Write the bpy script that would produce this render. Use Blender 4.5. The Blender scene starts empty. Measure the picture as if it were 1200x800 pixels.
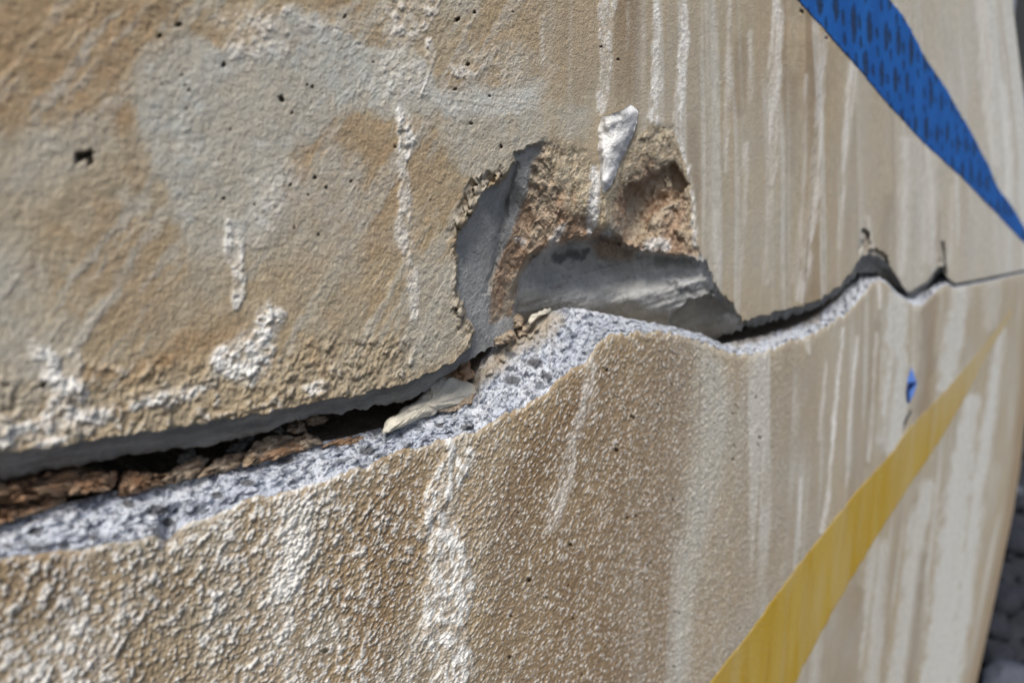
import bpy, math, random
import numpy as np

# ---------------------------------------------------------------- camera, sky, sun, exposure
sc = bpy.context.scene
D = 0.25                      # camera stands 25 cm in front of the wall face (y = 0)
YAW, PITCH, FPX = math.radians(46.0), math.radians(11.0), 867.0
ca, sa, cp, sp = math.cos(YAW), math.sin(YAW), math.cos(PITCH), math.sin(PITCH)
FWD = np.array((ca * cp, sa * cp, -sp)); RGT = np.array((sa, -ca, 0.0)); UPV = np.array((ca * sp, sa * sp, cp))
CAM = np.array((0.0, -D, 0.0))
from mathutils import Matrix, Vector
cd = bpy.data.cameras.new('camera'); cam = bpy.data.objects.new('camera', cd); sc.collection.objects.link(cam)
m = Matrix.Identity(4)
for i in range(3):
    m[i][0], m[i][1], m[i][2], m[i][3] = RGT[i], UPV[i], -FWD[i], CAM[i]
cam.matrix_world = m
cd.sensor_width = 36.0; cd.lens = 36.0 * FPX / 1200.0
cd.clip_start = 0.01; cd.clip_end = 500.0
cd.dof.use_dof = True; cd.dof.focus_distance = 0.345; cd.dof.aperture_fstop = 6.3
sc.camera = cam

SUN_EL, SUN_AZ_VEC = math.radians(50.0), (-0.72, -0.69)
w = bpy.data.worlds.new('World'); sc.world = w; w.use_nodes = True
nt = w.node_tree; nt.nodes.clear()
out = nt.nodes.new('ShaderNodeOutputWorld'); bg = nt.nodes.new('ShaderNodeBackground'); sk = nt.nodes.new('ShaderNodeTexSky')
sk.sky_type = 'NISHITA'; sk.sun_disc = False; sk.sun_elevation = SUN_EL
sk.sun_rotation = math.atan2(SUN_AZ_VEC[0], SUN_AZ_VEC[1]); sk.dust_density = 3.0; sk.air_density = 1.0
bg.inputs['Strength'].default_value = 0.088
nt.links.new(sk.outputs[0], bg.inputs['Color']); nt.links.new(bg.outputs[0], out.inputs['Surface'])
sl = bpy.data.lights.new('sun', 'SUN'); sl.energy = 3.1; sl.angle = math.radians(18.0); sl.color = (1.0, 0.95, 0.87)
so = bpy.data.objects.new('sun', sl); sc.collection.objects.link(so)
hx, hy = SUN_AZ_VEC; hl = math.hypot(hx, hy)
tosun = Vector((hx / hl * math.cos(SUN_EL), hy / hl * math.cos(SUN_EL), math.sin(SUN_EL)))
so.rotation_euler = tosun.to_track_quat('Z', 'Y').to_euler()
sc.view_settings.view_transform = 'Standard'; sc.view_settings.look = 'None'
sc.view_settings.exposure = 0.28; sc.view_settings.gamma = 1.0
sc.view_settings.use_curve_mapping = False
sc.cycles.use_denoising = True
sc.cycles.max_bounces = 8; sc.cycles.diffuse_bounces = 5

GROUND_Z = -0.90
WALL_TOP = 1.25

# ---------------------------------------------------------------- helpers: image pixels cast onto the wall face
def W(X, Y, d=0.0):
    """An image pixel cast along the camera ray to d metres behind the wall face -> world position."""
    X = np.asarray(X, float); Y = np.asarray(Y, float); d = np.asarray(d, float)
    a = (X - 600.0) / FPX; b = -(Y - 400.0) / FPX
    r = FWD + a[..., None] * RGT + b[..., None] * UPV
    t = (D + d) / r[..., 1]
    return CAM + r * t[..., None]

def smooth(e0, e1, x):
    t = np.clip((x - e0) / (e1 - e0), 0, 1); return t * t * (3 - 2 * t)

_tab = np.random.default_rng(12345).random((512, 512)).astype(np.float32).ravel()
def hsh(ix, iy, seed):
    sx, sy = (seed * 7919 + 131) & 511, (seed * 104729 + 17) & 511
    return np.take(_tab, (((iy + sy) & 511) << 9) | ((ix + sx) & 511))

def vn(x, y, seed=0):
    ix = np.floor(x); iy = np.floor(y); fx = (x - ix).astype(np.float32); fy = (y - iy).astype(np.float32)
    fx = fx * fx * fx * (fx * (fx * 6 - 15) + 10); fy = fy * fy * fy * (fy * (fy * 6 - 15) + 10)
    ix = ix.astype(np.int32); iy = iy.astype(np.int32)
    sx, sy = (seed * 7919 + 131) & 511, (seed * 104729 + 17) & 511
    x0 = (ix + sx) & 511; x1 = (x0 + 1) & 511; y0 = ((iy + sy) & 511) << 9; y1 = (y0 + 512) & 0x3FFFF
    a = np.take(_tab, y0 | x0); a += (np.take(_tab, y0 | x1) - a) * fx
    c = np.take(_tab, y1 | x0); c += (np.take(_tab, y1 | x1) - c) * fx
    return a + (c - a) * fy

def fbm(x, y, seed=0, oct=4, gain=0.5):
    x = np.asarray(x, float); y = np.asarray(y, float); s = np.zeros(np.broadcast(x, y).shape, np.float32); a = 1.0; n = 0.0
    for o in range(oct):
        cs, sn = math.cos(0.6 * o), math.sin(0.6 * o)
        s += a * vn((x * cs - y * sn) * 2 ** o + 17.3 * o, (x * sn + y * cs) * 2 ** o - 9.1 * o, seed + o)
        n += a; a *= gain
    return s / n * 2 - 1                       # about -1..1

def worley(x, y, seed=0):
    """distance to the nearest cell point and that cell's random number"""
    ix = np.floor(x).astype(np.int32); iy = np.floor(y).astype(np.int32)
    best = np.full(x.shape, 9.0); rid = np.zeros(x.shape)
    for dx in (-1, 0, 1):
        for dy in (-1, 0, 1):
            cx = ix + dx; cy = iy + dy
            px = cx + 0.1 + 0.8 * hsh(cx, cy, seed); py = cy + 0.1 + 0.8 * hsh(cx, cy, seed + 7)
            dd = (px - x) ** 2 + (py - y) ** 2
            k = dd < best; best = np.where(k, dd, best); rid = np.where(k, hsh(cx, cy, seed + 13), rid)
    return np.sqrt(best), rid

def poly_sd(X, Y, pts, pad=40):
    """signed distance to a closed outline, negative inside"""
    pts = np.asarray(pts, float)
    res = np.full(X.shape, float(pad))
    x0, y0 = pts.min(0) - pad; x1, y1 = pts.max(0) + pad
    sel = (X > x0) & (X < x1) & (Y > y0) & (Y < y1)
    x = X[sel]; y = Y[sel]
    if x.size == 0: return res
    d = np.full(x.shape, 1e9); ins = np.zeros(x.shape, bool)
    n = len(pts)
    for i in range(n):
        ax, ay = pts[i]; bx, by = pts[(i + 1) % n]
        ex, ey = bx - ax, by - ay
        t = np.clip(((x - ax) * ex + (y - ay) * ey) / (ex * ex + ey * ey + 1e-9), 0, 1)
        d = np.minimum(d, (x - ax - t * ex) ** 2 + (y - ay - t * ey) ** 2)
        c = ((ay > y) != (by > y)) & (x < (bx - ax) * (y - ay) / (by - ay + 1e-12) + ax)
        ins ^= c
    d = np.sqrt(d); res[sel] = np.where(ins, -d, d)
    return res

EDGE_NOISE = None            # ragged outline noise of the slab being worked on
def blob(X, Y, pts, soft=6.0, amp=0.0):
    sd = poly_sd(X, Y, pts, pad=soft + amp + 4)
    if amp: sd = sd + amp * EDGE_NOISE
    return smooth(soft, -soft, sd)

def stroke(X, Y, pts, soft=2.0):
    """soft brush stroke along (x, y, halfwidth) points"""
    pts = np.asarray(pts, float); m = np.zeros(X.shape)
    pad = pts[:, 2].max() + soft + 2
    sel = (X > pts[:, 0].min() - pad) & (X < pts[:, 0].max() + pad) & (Y > pts[:, 1].min() - pad) & (Y < pts[:, 1].max() + pad)
    x = X[sel]; y = Y[sel]; r = np.zeros(x.shape)
    for i in range(len(pts) - 1):
        ax, ay, aw = pts[i]; bx, by, bw = pts[i + 1]
        ex, ey = bx - ax, by - ay
        t = np.clip(((x - ax) * ex + (y - ay) * ey) / (ex * ex + ey * ey + 1e-9), 0, 1)
        dd = np.sqrt((x - ax - t * ex) ** 2 + (y - ay - t * ey) ** 2)
        wv = aw + (bw - aw) * t
        if EDGE_NOISE is not None and EDGE_NOISE.shape == X.shape: wv = wv * (1 + 0.9 * EDGE_NOISE[sel])
        r = np.maximum(r, smooth(wv + soft, wv - soft, dd))
    m[sel] = r
    return m

def curve(pairs):
    a = np.asarray(pairs, float)
    return lambda x: np.interp(x, a[:, 0], a[:, 1])

def rbf(pts, X, Y):
    p = np.asarray(pts, float); s = 100.0
    P = p[:, :2] / s
    def ker(r2): return 0.5 * r2 * np.log(r2 + 1e-9)
    n = len(p)
    K = ker(((P[:, None] - P[None]) ** 2).sum(-1)) + np.eye(n) * 0.004
    Q = np.c_[np.ones(n), P]
    A = np.zeros((n + 3, n + 3)); A[:n, :n] = K; A[:n, n:] = Q; A[n:, :n] = Q.T
    sol = np.linalg.solve(A, np.r_[p[:, 2], np.zeros(3)])
    x = X / s; y = Y / s
    r = sol[n] + sol[n + 1] * x + sol[n + 2] * y
    for i in range(n):
        r = r + sol[i] * ker((x - P[i, 0]) ** 2 + (y - P[i, 1]) ** 2)
    return r

# ---------------------------------------------------------------- helpers: objects and materials
def link(o, parent=None):
    sc.collection.objects.link(o)
    if parent is not None: o.parent = parent
    return o

def empty(name, loc, label=None, cat=None, group=None):
    o = bpy.data.objects.new(name, None); o.location = loc; o.empty_display_size = 0.02
    link(o)
    if label: o['label'] = label
    if cat: o['category'] = cat
    if group: o['group'] = group
    return o

def tag(o, label, cat, group=None):
    o['label'] = label; o['category'] = cat
    if group: o['group'] = group
    return o

def mesh_from(name, V, F, mat, parent=None, attrs=None, normals=None, smooth_shade=True):
    """V (n,3), F (m,4) or (m,3) -> mesh object"""
    V = np.ascontiguousarray(V, np.float32); F = np.ascontiguousarray(F, np.int32)
    k = F.shape[1]
    me = bpy.data.meshes.new(name)
    me.vertices.add(len(V)); me.vertices.foreach_set('co', V.ravel())
    me.loops.add(F.size); me.loops.foreach_set('vertex_index', F.ravel())
    me.polygons.add(len(F)); me.polygons.foreach_set('loop_start', np.arange(0, F.size, k, dtype=np.int32))
    me.polygons.foreach_set('loop_total', np.full(len(F), k, np.int32))
    me.update(calc_edges=True)
    me.polygons.foreach_set('use_smooth', np.full(len(F), smooth_shade, bool))
    for an, arr in (attrs or {}).items():
        at = me.attributes.new(an, 'FLOAT_COLOR', 'POINT')
        c = np.ones((len(V), 4), np.float32); c[:, :3] = arr
        at.data.foreach_set('color', c.ravel())
    me.validate()
    if normals is not None:
        me.normals_split_custom_set_from_vertices(np.ascontiguousarray(normals, np.float32).tolist())
    me.materials.append(mat)
    return link(bpy.data.objects.new(name, me), parent)

def grid_faces(nr, nc):
    r, c = np.meshgrid(np.arange(nr - 1), np.arange(nc - 1), indexing='ij')
    a = (r * nc + c)
    return np.stack([a, a + 1, a + nc + 1, a + nc], -1)      # (nr-1, nc-1, 4)

def grid_normals(P):
    gu = np.gradient(P, axis=1); gv = np.gradient(P, axis=0)
    n = np.cross(gu, gv); n /= np.linalg.norm(n, axis=-1, keepdims=True) + 1e-20
    return n

def submesh(name, P, N, faces, mat, parent, attrs):
    """a part cut from a grid: keeps only the vertices its faces use"""
    idx = np.unique(faces); remap = np.full(P.shape[0] * P.shape[1], -1, np.int64); remap[idx] = np.arange(len(idx))
    V = P.reshape(-1, 3)[idx]
    at = {k: a.reshape(-1, 3)[idx] for k, a in attrs.items()}
    return mesh_from(name, V, remap[faces.reshape(-1, 4)], mat, parent, at, N.reshape(-1, 3)[idx])

class Mat:
    def __init__(s, name, rough=0.85, spec=0.3):
        s.m = bpy.data.materials.new(name); s.m.use_nodes = True; s.nt = s.m.node_tree
        s.b = s.nt.nodes['Principled BSDF']; s.b.inputs['Roughness'].default_value = rough
        s.b.inputs['Specular IOR Level'].default_value = spec
        s.co = s.n('ShaderNodeTexCoord').outputs['Object']
    def n(s, t): return s.nt.nodes.new(t)
    def L(s, a, b): s.nt.links.new(a, b)
    def noise(s, scale, detail=4, rough=0.55, vec=None, stretch=None, dist=0.0):
        v = vec or s.co
        if stretch:
            mp = s.n('ShaderNodeMapping'); mp.inputs['Scale'].default_value = stretch; s.L(v, mp.inputs['Vector']); v = mp.outputs[0]
        t = s.n('ShaderNodeTexNoise'); t.inputs['Scale'].default_value = scale; t.inputs['Detail'].default_value = detail
        t.inputs['Roughness'].default_value = rough; t.inputs['Distortion'].default_value = dist
        s.L(v, t.inputs['Vector']); return t.outputs['Fac']
    def voro(s, scale, stretch=None, out='Distance'):
        v = s.co
        if stretch:
            mp = s.n('ShaderNodeMapping'); mp.inputs['Scale'].default_value = stretch; s.L(v, mp.inputs['Vector']); v = mp.outputs[0]
        t = s.n('ShaderNodeTexVoronoi'); t.inputs['Scale'].default_value = scale; s.L(v, t.inputs['Vector']); return t.outputs[out]
    def ramp(s, fac, lo, hi):
        r = s.n('ShaderNodeMapRange'); r.inputs['From Min'].default_value = lo; r.inputs['From Max'].default_value = hi
        r.interpolation_type = 'SMOOTHSTEP'; s.L(fac, r.inputs['Value']); return r.outputs[0]
    def math(s, op, a, b):
        q = s.n('ShaderNodeMath'); q.operation = op; q.use_clamp = False
        for i, v in enumerate((a, b)):
            if isinstance(v, (int, float)): q.inputs[i].default_value = v
            else: s.L(v, q.inputs[i])
        return q.outputs[0]
    def mix(s, fac, a, b, mode='MIX'):
        q = s.n('ShaderNodeMix'); q.data_type = 'RGBA'; q.blend_type = mode; q.clamp_factor = True
        if isinstance(fac, (int, float)): q.inputs['Factor'].default_value = fac
        else: s.L(fac, q.inputs['Factor'])
        for sock, v in ((q.inputs[6], a), (q.inputs[7], b)):
            if isinstance(v, tuple): sock.default_value = (*v, 1.0)
            else: s.L(v, sock)
        return q.outputs[2]
    def attr(s, name):
        a = s.n('ShaderNodeAttribute'); a.attribute_name = name
        q = s.n('ShaderNodeSeparateColor'); s.L(a.outputs['Color'], q.inputs[0]); return q.outputs
    def bump(s, h, strength, dist):
        b = s.n('ShaderNodeBump'); b.inputs['Strength'].default_value = strength; b.inputs['Distance'].default_value = dist
        s.L(h, b.inputs['Height']); s.L(b.outputs[0], s.b.inputs['Normal'])
    def color(s, c):
        if isinstance(c, tuple): s.b.inputs['Base Color'].default_value = (*c, 1)
        else: s.L(c, s.b.inputs['Base Color'])
        return s.m

def mat_wall():
    M = Mat('weathered_painted_concrete', 0.86, 0.22)
    a = M.attr('stain_a'); b = M.attr('stain_b')
    n1 = M.noise(22, 6, 0.6); n2 = M.noise(150, 6, 0.65); n3 = M.noise(900, 4, 0.6); n4 = M.noise(420, 5, 0.7)
    col = M.mix(M.ramp(n1, 0.35, 0.65), (0.365, 0.295, 0.198), (0.325, 0.278, 0.205))
    col = M.mix(M.math('MULTIPLY', M.ramp(n2, 0.42, 0.68), 0.5), col, (0.48, 0.42, 0.32))
    col = M.mix(M.math('MULTIPLY', M.ramp(n4, 0.52, 0.70), 0.35), col, (0.24, 0.175, 0.105))
    ocf = M.math('MULTIPLY', a[0], M.math('MULTIPLY', M.ramp(n2, 0.22, 0.66), 1.0))
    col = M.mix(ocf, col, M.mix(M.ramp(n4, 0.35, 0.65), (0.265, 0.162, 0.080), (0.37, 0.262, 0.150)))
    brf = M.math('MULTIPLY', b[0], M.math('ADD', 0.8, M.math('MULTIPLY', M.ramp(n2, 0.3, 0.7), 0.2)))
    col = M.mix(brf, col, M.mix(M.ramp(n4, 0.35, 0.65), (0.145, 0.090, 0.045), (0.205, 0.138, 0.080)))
    cef = M.math('MULTIPLY', a[1], M.math('ADD', 0.72, M.math('MULTIPLY', M.ramp(n2, 0.62, 0.38), 0.28)))
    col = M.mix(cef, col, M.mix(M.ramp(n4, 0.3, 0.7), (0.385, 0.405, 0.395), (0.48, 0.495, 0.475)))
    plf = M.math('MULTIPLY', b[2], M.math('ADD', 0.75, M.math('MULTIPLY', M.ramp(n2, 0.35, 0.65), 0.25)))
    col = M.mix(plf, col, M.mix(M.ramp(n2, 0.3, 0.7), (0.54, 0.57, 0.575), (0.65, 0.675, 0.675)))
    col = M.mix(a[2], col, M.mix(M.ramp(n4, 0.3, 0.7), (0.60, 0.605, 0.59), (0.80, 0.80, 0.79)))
    col = M.mix(b[1], col, (0.07, 0.062, 0.052))
    sp_ = M.math('MULTIPLY', M.math('SUBTRACT', n3, 0.5), 1.6)
    col = M.mix(0.6, col, M.mix(M.math('ADD', 0.55, sp_), (0.42, 0.40, 0.37), (1.0, 1.0, 1.0)), 'MULTIPLY')
    col = M.mix(1.0, col, (1.24, 1.24, 1.24), 'MULTIPLY')
    hgt = M.math('ADD', M.noise(1700, 3, 0.6), M.math('ADD', M.math('MULTIPLY', n3, 1.5), M.math('MULTIPLY', n4, 0.7)))
    M.bump(hgt, 0.9, 0.00042)
    return M.color(col)

def mat_ledge():
    M = Mat('broken_white_concrete', 0.75, 0.3)
    a = M.attr('stain_a')
    n1 = M.noise(60, 5); n2 = M.noise(300, 6, 0.62); n3 = M.noise(1300, 3)
    col = M.mix(M.ramp(n1, 0.35, 0.65), (0.56, 0.61, 0.71), (0.70, 0.74, 0.81))  # white concrete with the blue of the skylight tinted into its colour
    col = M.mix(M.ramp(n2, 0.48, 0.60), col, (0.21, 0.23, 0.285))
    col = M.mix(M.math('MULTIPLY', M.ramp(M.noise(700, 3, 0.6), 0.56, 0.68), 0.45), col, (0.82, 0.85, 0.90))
    vz = M.voro(120, out='Color'); vs = M.n('ShaderNodeSeparateColor'); M.L(vz, vs.inputs[0])
    vd = M.voro(120)
    stone = M.math('MULTIPLY', M.ramp(vs.outputs[0], 0.72, 0.76), M.ramp(vd, 0.40, 0.30))
    col = M.mix(M.math('MULTIPLY', stone, 0.85), col, (0.17, 0.185, 0.215))
    vp = M.voro(420); col = M.mix(M.math('MULTIPLY', M.ramp(vp, 0.22, 0.10), M.ramp(n1, 0.45, 0.6)), col, (0.05, 0.055, 0.065))
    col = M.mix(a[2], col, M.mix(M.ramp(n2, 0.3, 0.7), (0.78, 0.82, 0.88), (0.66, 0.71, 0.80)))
    col = M.mix(a[0], col, M.mix(M.ramp(n2, 0.35, 0.65), (0.42, 0.33, 0.22), (0.52, 0.46, 0.36)))
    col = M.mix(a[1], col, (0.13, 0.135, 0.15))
    M.bump(M.math('ADD', M.math('MULTIPLY', M.noise(260, 4), 3.0), M.math('ADD', n2, n3)), 0.9, 0.0014)
    return M.color(col)

def mat_hollow():
    M = Mat('spalled_concrete', 0.85, 0.25)
    a = M.attr('stain_a')
    n1 = M.noise(45, 5); n2 = M.noise(260, 5, 0.62); n3 = M.noise(900, 3)
    col = M.mix(M.ramp(n1, 0.35, 0.65), (0.335, 0.343, 0.343), (0.45, 0.457, 0.455))
    col = M.mix(M.math('MULTIPLY', M.ramp(n2, 0.5, 0.72), 0.5), col, (0.20, 0.205, 0.21))
    br = M.mix(M.ramp(n2, 0.35, 0.65), (0.26, 0.175, 0.115), (0.43, 0.320, 0.235))
    br = M.mix(M.ramp(n1, 0.46, 0.62), br, (0.42, 0.355, 0.275))
    col = M.mix(a[0], col, br)
    col = M.mix(M.attr('stain_b')[0], col, M.mix(M.ramp(n2, 0.35, 0.65), (0.36, 0.295, 0.205), (0.50, 0.44, 0.34)))
    col = M.mix(a[2], col, M.mix(M.ramp(n2, 0.3, 0.7), (0.60, 0.63, 0.66), (0.78, 0.79, 0.80)))
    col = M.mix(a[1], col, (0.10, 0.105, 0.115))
    M.bump(M.math('ADD', M.math('MULTIPLY', M.noise(180, 4), 2.0), M.math('ADD', n2, n3)), 0.85, 0.0012)
    return M.color(col)

def mat_rubble(name, c1, c2, c3, bd=0.0012):
    M = Mat(name, 0.95, 0.15)
    n1 = M.noise(130, 5); n2 = M.noise(500, 5, 0.65)
    col = M.mix(M.ramp(n1, 0.38, 0.62), c1, c2)
    col = M.mix(M.ramp(n2, 0.52, 0.70), col, c3)
    M.bump(M.math('ADD', M.math('MULTIPLY', n1, 2.0), M.math('ADD', n2, M.noise(1200, 3))), 1.0, bd)
    return M.color(col)

def mat_blue():
    M = Mat('blue_wall_paint', 0.62, 0.25)
    a = M.attr('stain_a')
    n1 = M.noise(30, 4, stretch=(1, 1, 0.25)); n2 = M.noise(220, 4)
    col = M.mix(M.ramp(n1, 0.3, 0.7), (0.006, 0.078, 0.32), (0.010, 0.105, 0.39))
    col = M.mix(M.math('MULTIPLY', a[0], M.ramp(n2, 0.15, 0.5)), col, (0.012, 0.026, 0.060))
    n5 = M.noise(300, 5, 0.7); col = M.mix(M.math('MULTIPLY', M.ramp(n5, 0.62, 0.74), 0.55), col, (0.06, 0.16, 0.36))
    M.bump(M.math('ADD', M.math('ADD', n2, n5), M.math('MULTIPLY', a[0], -1.5)), 0.6, 0.0008)
    return M.color(col)

def mat_yellow():
    M = Mat('worn_yellow_paint', 0.6, 0.35)
    a = M.attr('stain_a')
    n1 = M.noise(34, 5, stretch=(1, 1, 0.12)); n2 = M.noise(240, 4)
    col = M.mix(M.ramp(n1, 0.36, 0.60), (0.385, 0.252, 0.022), (0.42, 0.300, 0.065))
    col = M.mix(M.math('MULTIPLY', M.ramp(M.noise(55, 5, stretch=(1, 1, 0.10)), 0.56, 0.68), 0.7), col, (0.33, 0.205, 0.02))
    col = M.mix(a[0], col, (0.44, 0.38, 0.26))
    n3 = M.noise(420, 5, 0.7)
    col = M.mix(M.math('MULTIPLY', M.ramp(n3, 0.55, 0.68), 0.5), col, (0.44, 0.375, 0.24)); col = M.mix(M.math('MULTIPLY', M.ramp(n3, 0.42, 0.30), 0.5), col, (0.20, 0.125, 0.02))
    M.bump(M.math('ADD', n3, n2), 0.7, 0.0007)
    return M.color(col)

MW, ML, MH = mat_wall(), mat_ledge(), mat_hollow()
MRUST = mat_rubble('rusty_mortar', (0.44, 0.27, 0.165), (0.52, 0.38, 0.27), (0.30, 0.185, 0.11))
MBEIGE = mat_rubble('beige_mortar', (0.54, 0.45, 0.35), (0.42, 0.30, 0.20), (0.60, 0.53, 0.44))
MGREY = mat_rubble('grey_mortar', (0.22, 0.22, 0.21), (0.30, 0.29, 0.27), (0.16, 0.155, 0.15))
MCREAM = mat_rubble('cream_plaster', (0.66, 0.62, 0.53), (0.58, 0.56, 0.49), (0.72, 0.68, 0.59), 0.0005)
MLIME = mat_rubble('white_lime_crust', (0.76, 0.77, 0.78), (0.70, 0.71, 0.72), (0.82, 0.82, 0.82), 0.0005)
MBLUE, MYEL = mat_blue(), mat_yellow()

# ---------------------------------------------------------------- curves of the crack, traced in image pixels
EDGE_R = curve([(-200, 1163), (-110, 1175), (0, 1186), (50, 1192), (100, 1198), (150, 1203), (250, 1209), (350, 1211), (450, 1206),
                (500, 1200), (550, 1195), (600, 1187), (700, 1166), (800, 1144), (910, 1116)])
cA = curve([(-130, 555), (0, 531), (40, 527), (100, 516), (200, 502), (300, 486), (380, 469), (440, 458), (480, 447), (500, 440), (530, 425),
            (548, 411), (556, 400), (575, 388), (600, 378), (640, 358), (700, 350), (800, 370), (850, 372), (866, 380), (880, 374), (900, 368),
            (940, 358), (960, 351), (985, 334), (1000, 317), (1006, 305), (1011, 299), (1020, 297), (1032, 300), (1040, 308), (1050, 322), (1057, 334),
            (1063, 343), (1072, 339), (1086, 330), (1096, 317), (1101, 311), (1105, 312), (1110, 325), (1118, 332.5), (1150, 326.5), (1200, 316.5), (1216, 313)])
cB = curve([(-130, 585), (0, 561), (50, 553), (100, 544), (150, 534), (200, 527), (250, 519), (300, 508), (360, 488), (400, 483), (440, 477),
            (480, 467), (500, 457), (520, 441), (540, 429), (548, 424), (560, 414), (575, 408), (600, 400), (620, 392), (640, 382), (660, 376),
            (720, 384), (760, 391), (800, 398), (830, 402), (850, 393), (870, 385), (900, 378), (940, 367), (955, 361), (975, 350), (990, 338), (1000, 326),
            (1008, 318), (1020, 319), (1030, 325), (1040, 332), (1050, 342), (1063, 350), (1072, 346), (1085, 337), (1098, 322), (1105, 320.5), (1110, 329), (1118, 337),
            (1150, 331), (1200, 319.5), (1216, 316)])
cDB = curve([(-130, 15), (480, 14), (520, 9), (548, 8), (575, 22), (600, 38), (650, 44), (800, 38), (866, 20), (940, 20), (985, 18), (1010, 16), (1050, 14), (1110, 14), (1118, 10), (1216, 9)])
cC = curve([(-130, 634), (0, 607), (100, 583), (150, 572), (200, 564), (260, 548), (300, 537), (350, 524), (400, 513), (440, 503), (470, 495),
            (500, 487), (530, 478), (543, 468), (553, 448), (562, 424), (575, 406), (590, 396), (610, 386), (630, 375), (645, 365), (660, 361),
            (680, 361), (720, 369), (760, 377), (800, 385), (820, 391), (846, 403), (860, 400), (880, 396), (900, 391), (940, 378), (960, 369),
            (985, 347), (1000, 326), (1008, 318), (1020, 319), (1030, 325), (1040, 331), (1050, 342), (1062, 349), (1070, 348), (1085, 338), (1098, 323),
            (1105, 321), (1110, 329), (1118, 336), (1150, 330.3), (1200, 319), (1216, 315.5)])
cE = curve([(-130, 684), (0, 655), (50, 648), (100, 641), (150, 634), (184, 628), (192, 634), (201, 628), (214, 614), (240, 606), (270, 595), (300, 583),
            (350, 571), (400, 556), (430, 545), (470, 528), (500, 520), (530, 512), (560, 503), (590, 487), (620, 472), (640, 460), (650, 447),
            (665, 436), (688, 424), (700, 402), (715, 394), (740, 390), (770, 388), (800, 392), (815, 396), (835, 406), (846, 412), (852, 414),
            (870, 415), (900, 412), (915, 404), (930, 398), (960, 388), (985, 370), (1000, 360), (1010, 345), (1022, 333), (1030, 327), (1040, 333),
            (1050, 345), (1062, 352), (1070, 358), (1080, 358), (1092, 346), (1104, 336), (1110, 332), (1118, 338), (1150, 332), (1200, 320.5), (1216, 317)])
cDC = curve([(-130, 18), (400, 17), (500, 16), (540, 20), (560, 34), (600, 40), (640, 34), (700, 22), (760, 16), (846, 10), (870, 14), (960, 18), (1000, 30), (1020, 28),
             (1034, 4), (1050, 4), (1062, 8), (1080, 26), (1100, 26), (1112, 4), (1216, 4)])

# outlines of the painted stripes
blo = [(835, -112), (880, -62), (937, 3), (967, 36), (1001, 75), (1042, 124), (1084, 169), (1125, 206), (1162, 244), (1200, 284), (1208.5, 293)]
bhi = [(1000, -112), (1020, -55), (1044, 0), (1061, 22), (1087, 71), (1110, 105), (1129, 139), (1144, 165), (1159, 195), (1170, 221), (1185, 240), (1200, 266), (1208.5, 283)]
ylo = [(762, 900), (800, 840), (830, 800), (881, 736), (932, 665), (962, 628), (1002, 577), (1046, 529), (1060, 507), (1102, 464), (1144, 415), (1168, 385), (1186, 362)]
yhi = [(870, 905), (905, 850), (933, 800), (948, 770), (975, 719), (1002, 672), (1033, 621), (1064, 572), (1102, 516), (1134, 461), (1154, 422), (1174, 388), (1187, 366)]

# ---------------------------------------------------------------- column / row grid in image pixels
NC = 1120
c0 = np.linspace(-125, 1200, NC)
kk = np.clip((c0 - 650) / 550, 0, 1) ** 2
def bowX(Y):                      # wall columns lean with the wall's bowed free end
    return c0 + kk * (EDGE_R(Y) - 1200)
def on_column(cf, jit=0.0, seed=1):
    Y = cf(c0)
    for _ in range(4): Y = cf(bowX(Y))
    if jit:
        uu = W(bowX(Y), Y)[..., 0]
        Y = Y + jit * fbm(uu * 190, uu * 0 + 3.3, seed, 4, 0.6)
    return Y
YA = on_column(cA, 4.6, 11); YB = on_column(cB, 6.0, 21); YC = on_column(cC, 2.6, 31); YE = on_column(cE, 6.5, 41)
sfar = smooth(1000, 1060, c0); sfin = smooth(1108, 1118, c0)
YA = YA * (1 - sfar) + on_column(cA, 2.2, 12) * sfar; YB = YB * (1 - sfar) + on_column(cB, 0.5, 21) * sfar
YC = YC * (1 - sfar) + on_column(cC, 1.0, 32) * sfar; YE = YE * (1 - sfar) + on_column(cE, 1.6, 42) * sfar
YA = YA * (1 - sfin) + on_column(cA, 0.5, 11) * sfin; YE = YE * (1 - sfin) + on_column(cE, 0.5, 41) * sfin; YC = YC * (1 - sfin) + on_column(cC, 0.3, 31) * sfin
YB = np.maximum(YB, YA + 1.0); YC = np.minimum(YC, YE - 0.6)

def rows(Y0, Y1, n, end=True):
    t = np.linspace(0, 1, n, endpoint=end)[:, None]
    return Y0[None] * (1 - t) + Y1[None] * t

# ================================================================ UPPER SLAB
NB, NF = 26, 450
Y = np.concatenate([rows(YB, YA, NB, False), rows(YA, np.full(NC, -115.0), NF)], 0)       # bottom to top
X = np.broadcast_to(c0, Y.shape) + kk * (EDGE_R(Y) - 1200)
P0 = W(X, Y, 0.0); U = P0[..., 0]; V = P0[..., 2]
LOC = np.clip(W(X, Y * 0 + 400, 0.0)[..., 0], 0, 2)
band = np.zeros(Y.shape, bool); band[:NB] = True
s_band = np.zeros(Y.shape); s_band[:NB] = np.linspace(1, 0, NB, endpoint=False)[:, None]
dY = cA(X) - Y                                    # height above the crack edge, image pixels
wsc = np.clip((1300 - X) / 800, 0.12, 1)
wx = 9 * wsc * fbm(U * 70, V * 70, 51, 4); wy = 9 * fbm(U * 70, V * 70, 61, 4)
wx2 = 4 * wsc * fbm(U * 300, V * 300, 52, 3); wy2 = 4 * fbm(U * 300, V * 300, 62, 3)
Xw, Yw = X + wx + wx2, Y + wy + wy2               # ragged outlines
Xs, Ys = X + 0.4 * wx2 + 0.25 * wx, Y + 0.3 * wy2
left = smooth(760, 560, X); right = 1 - left
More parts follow.
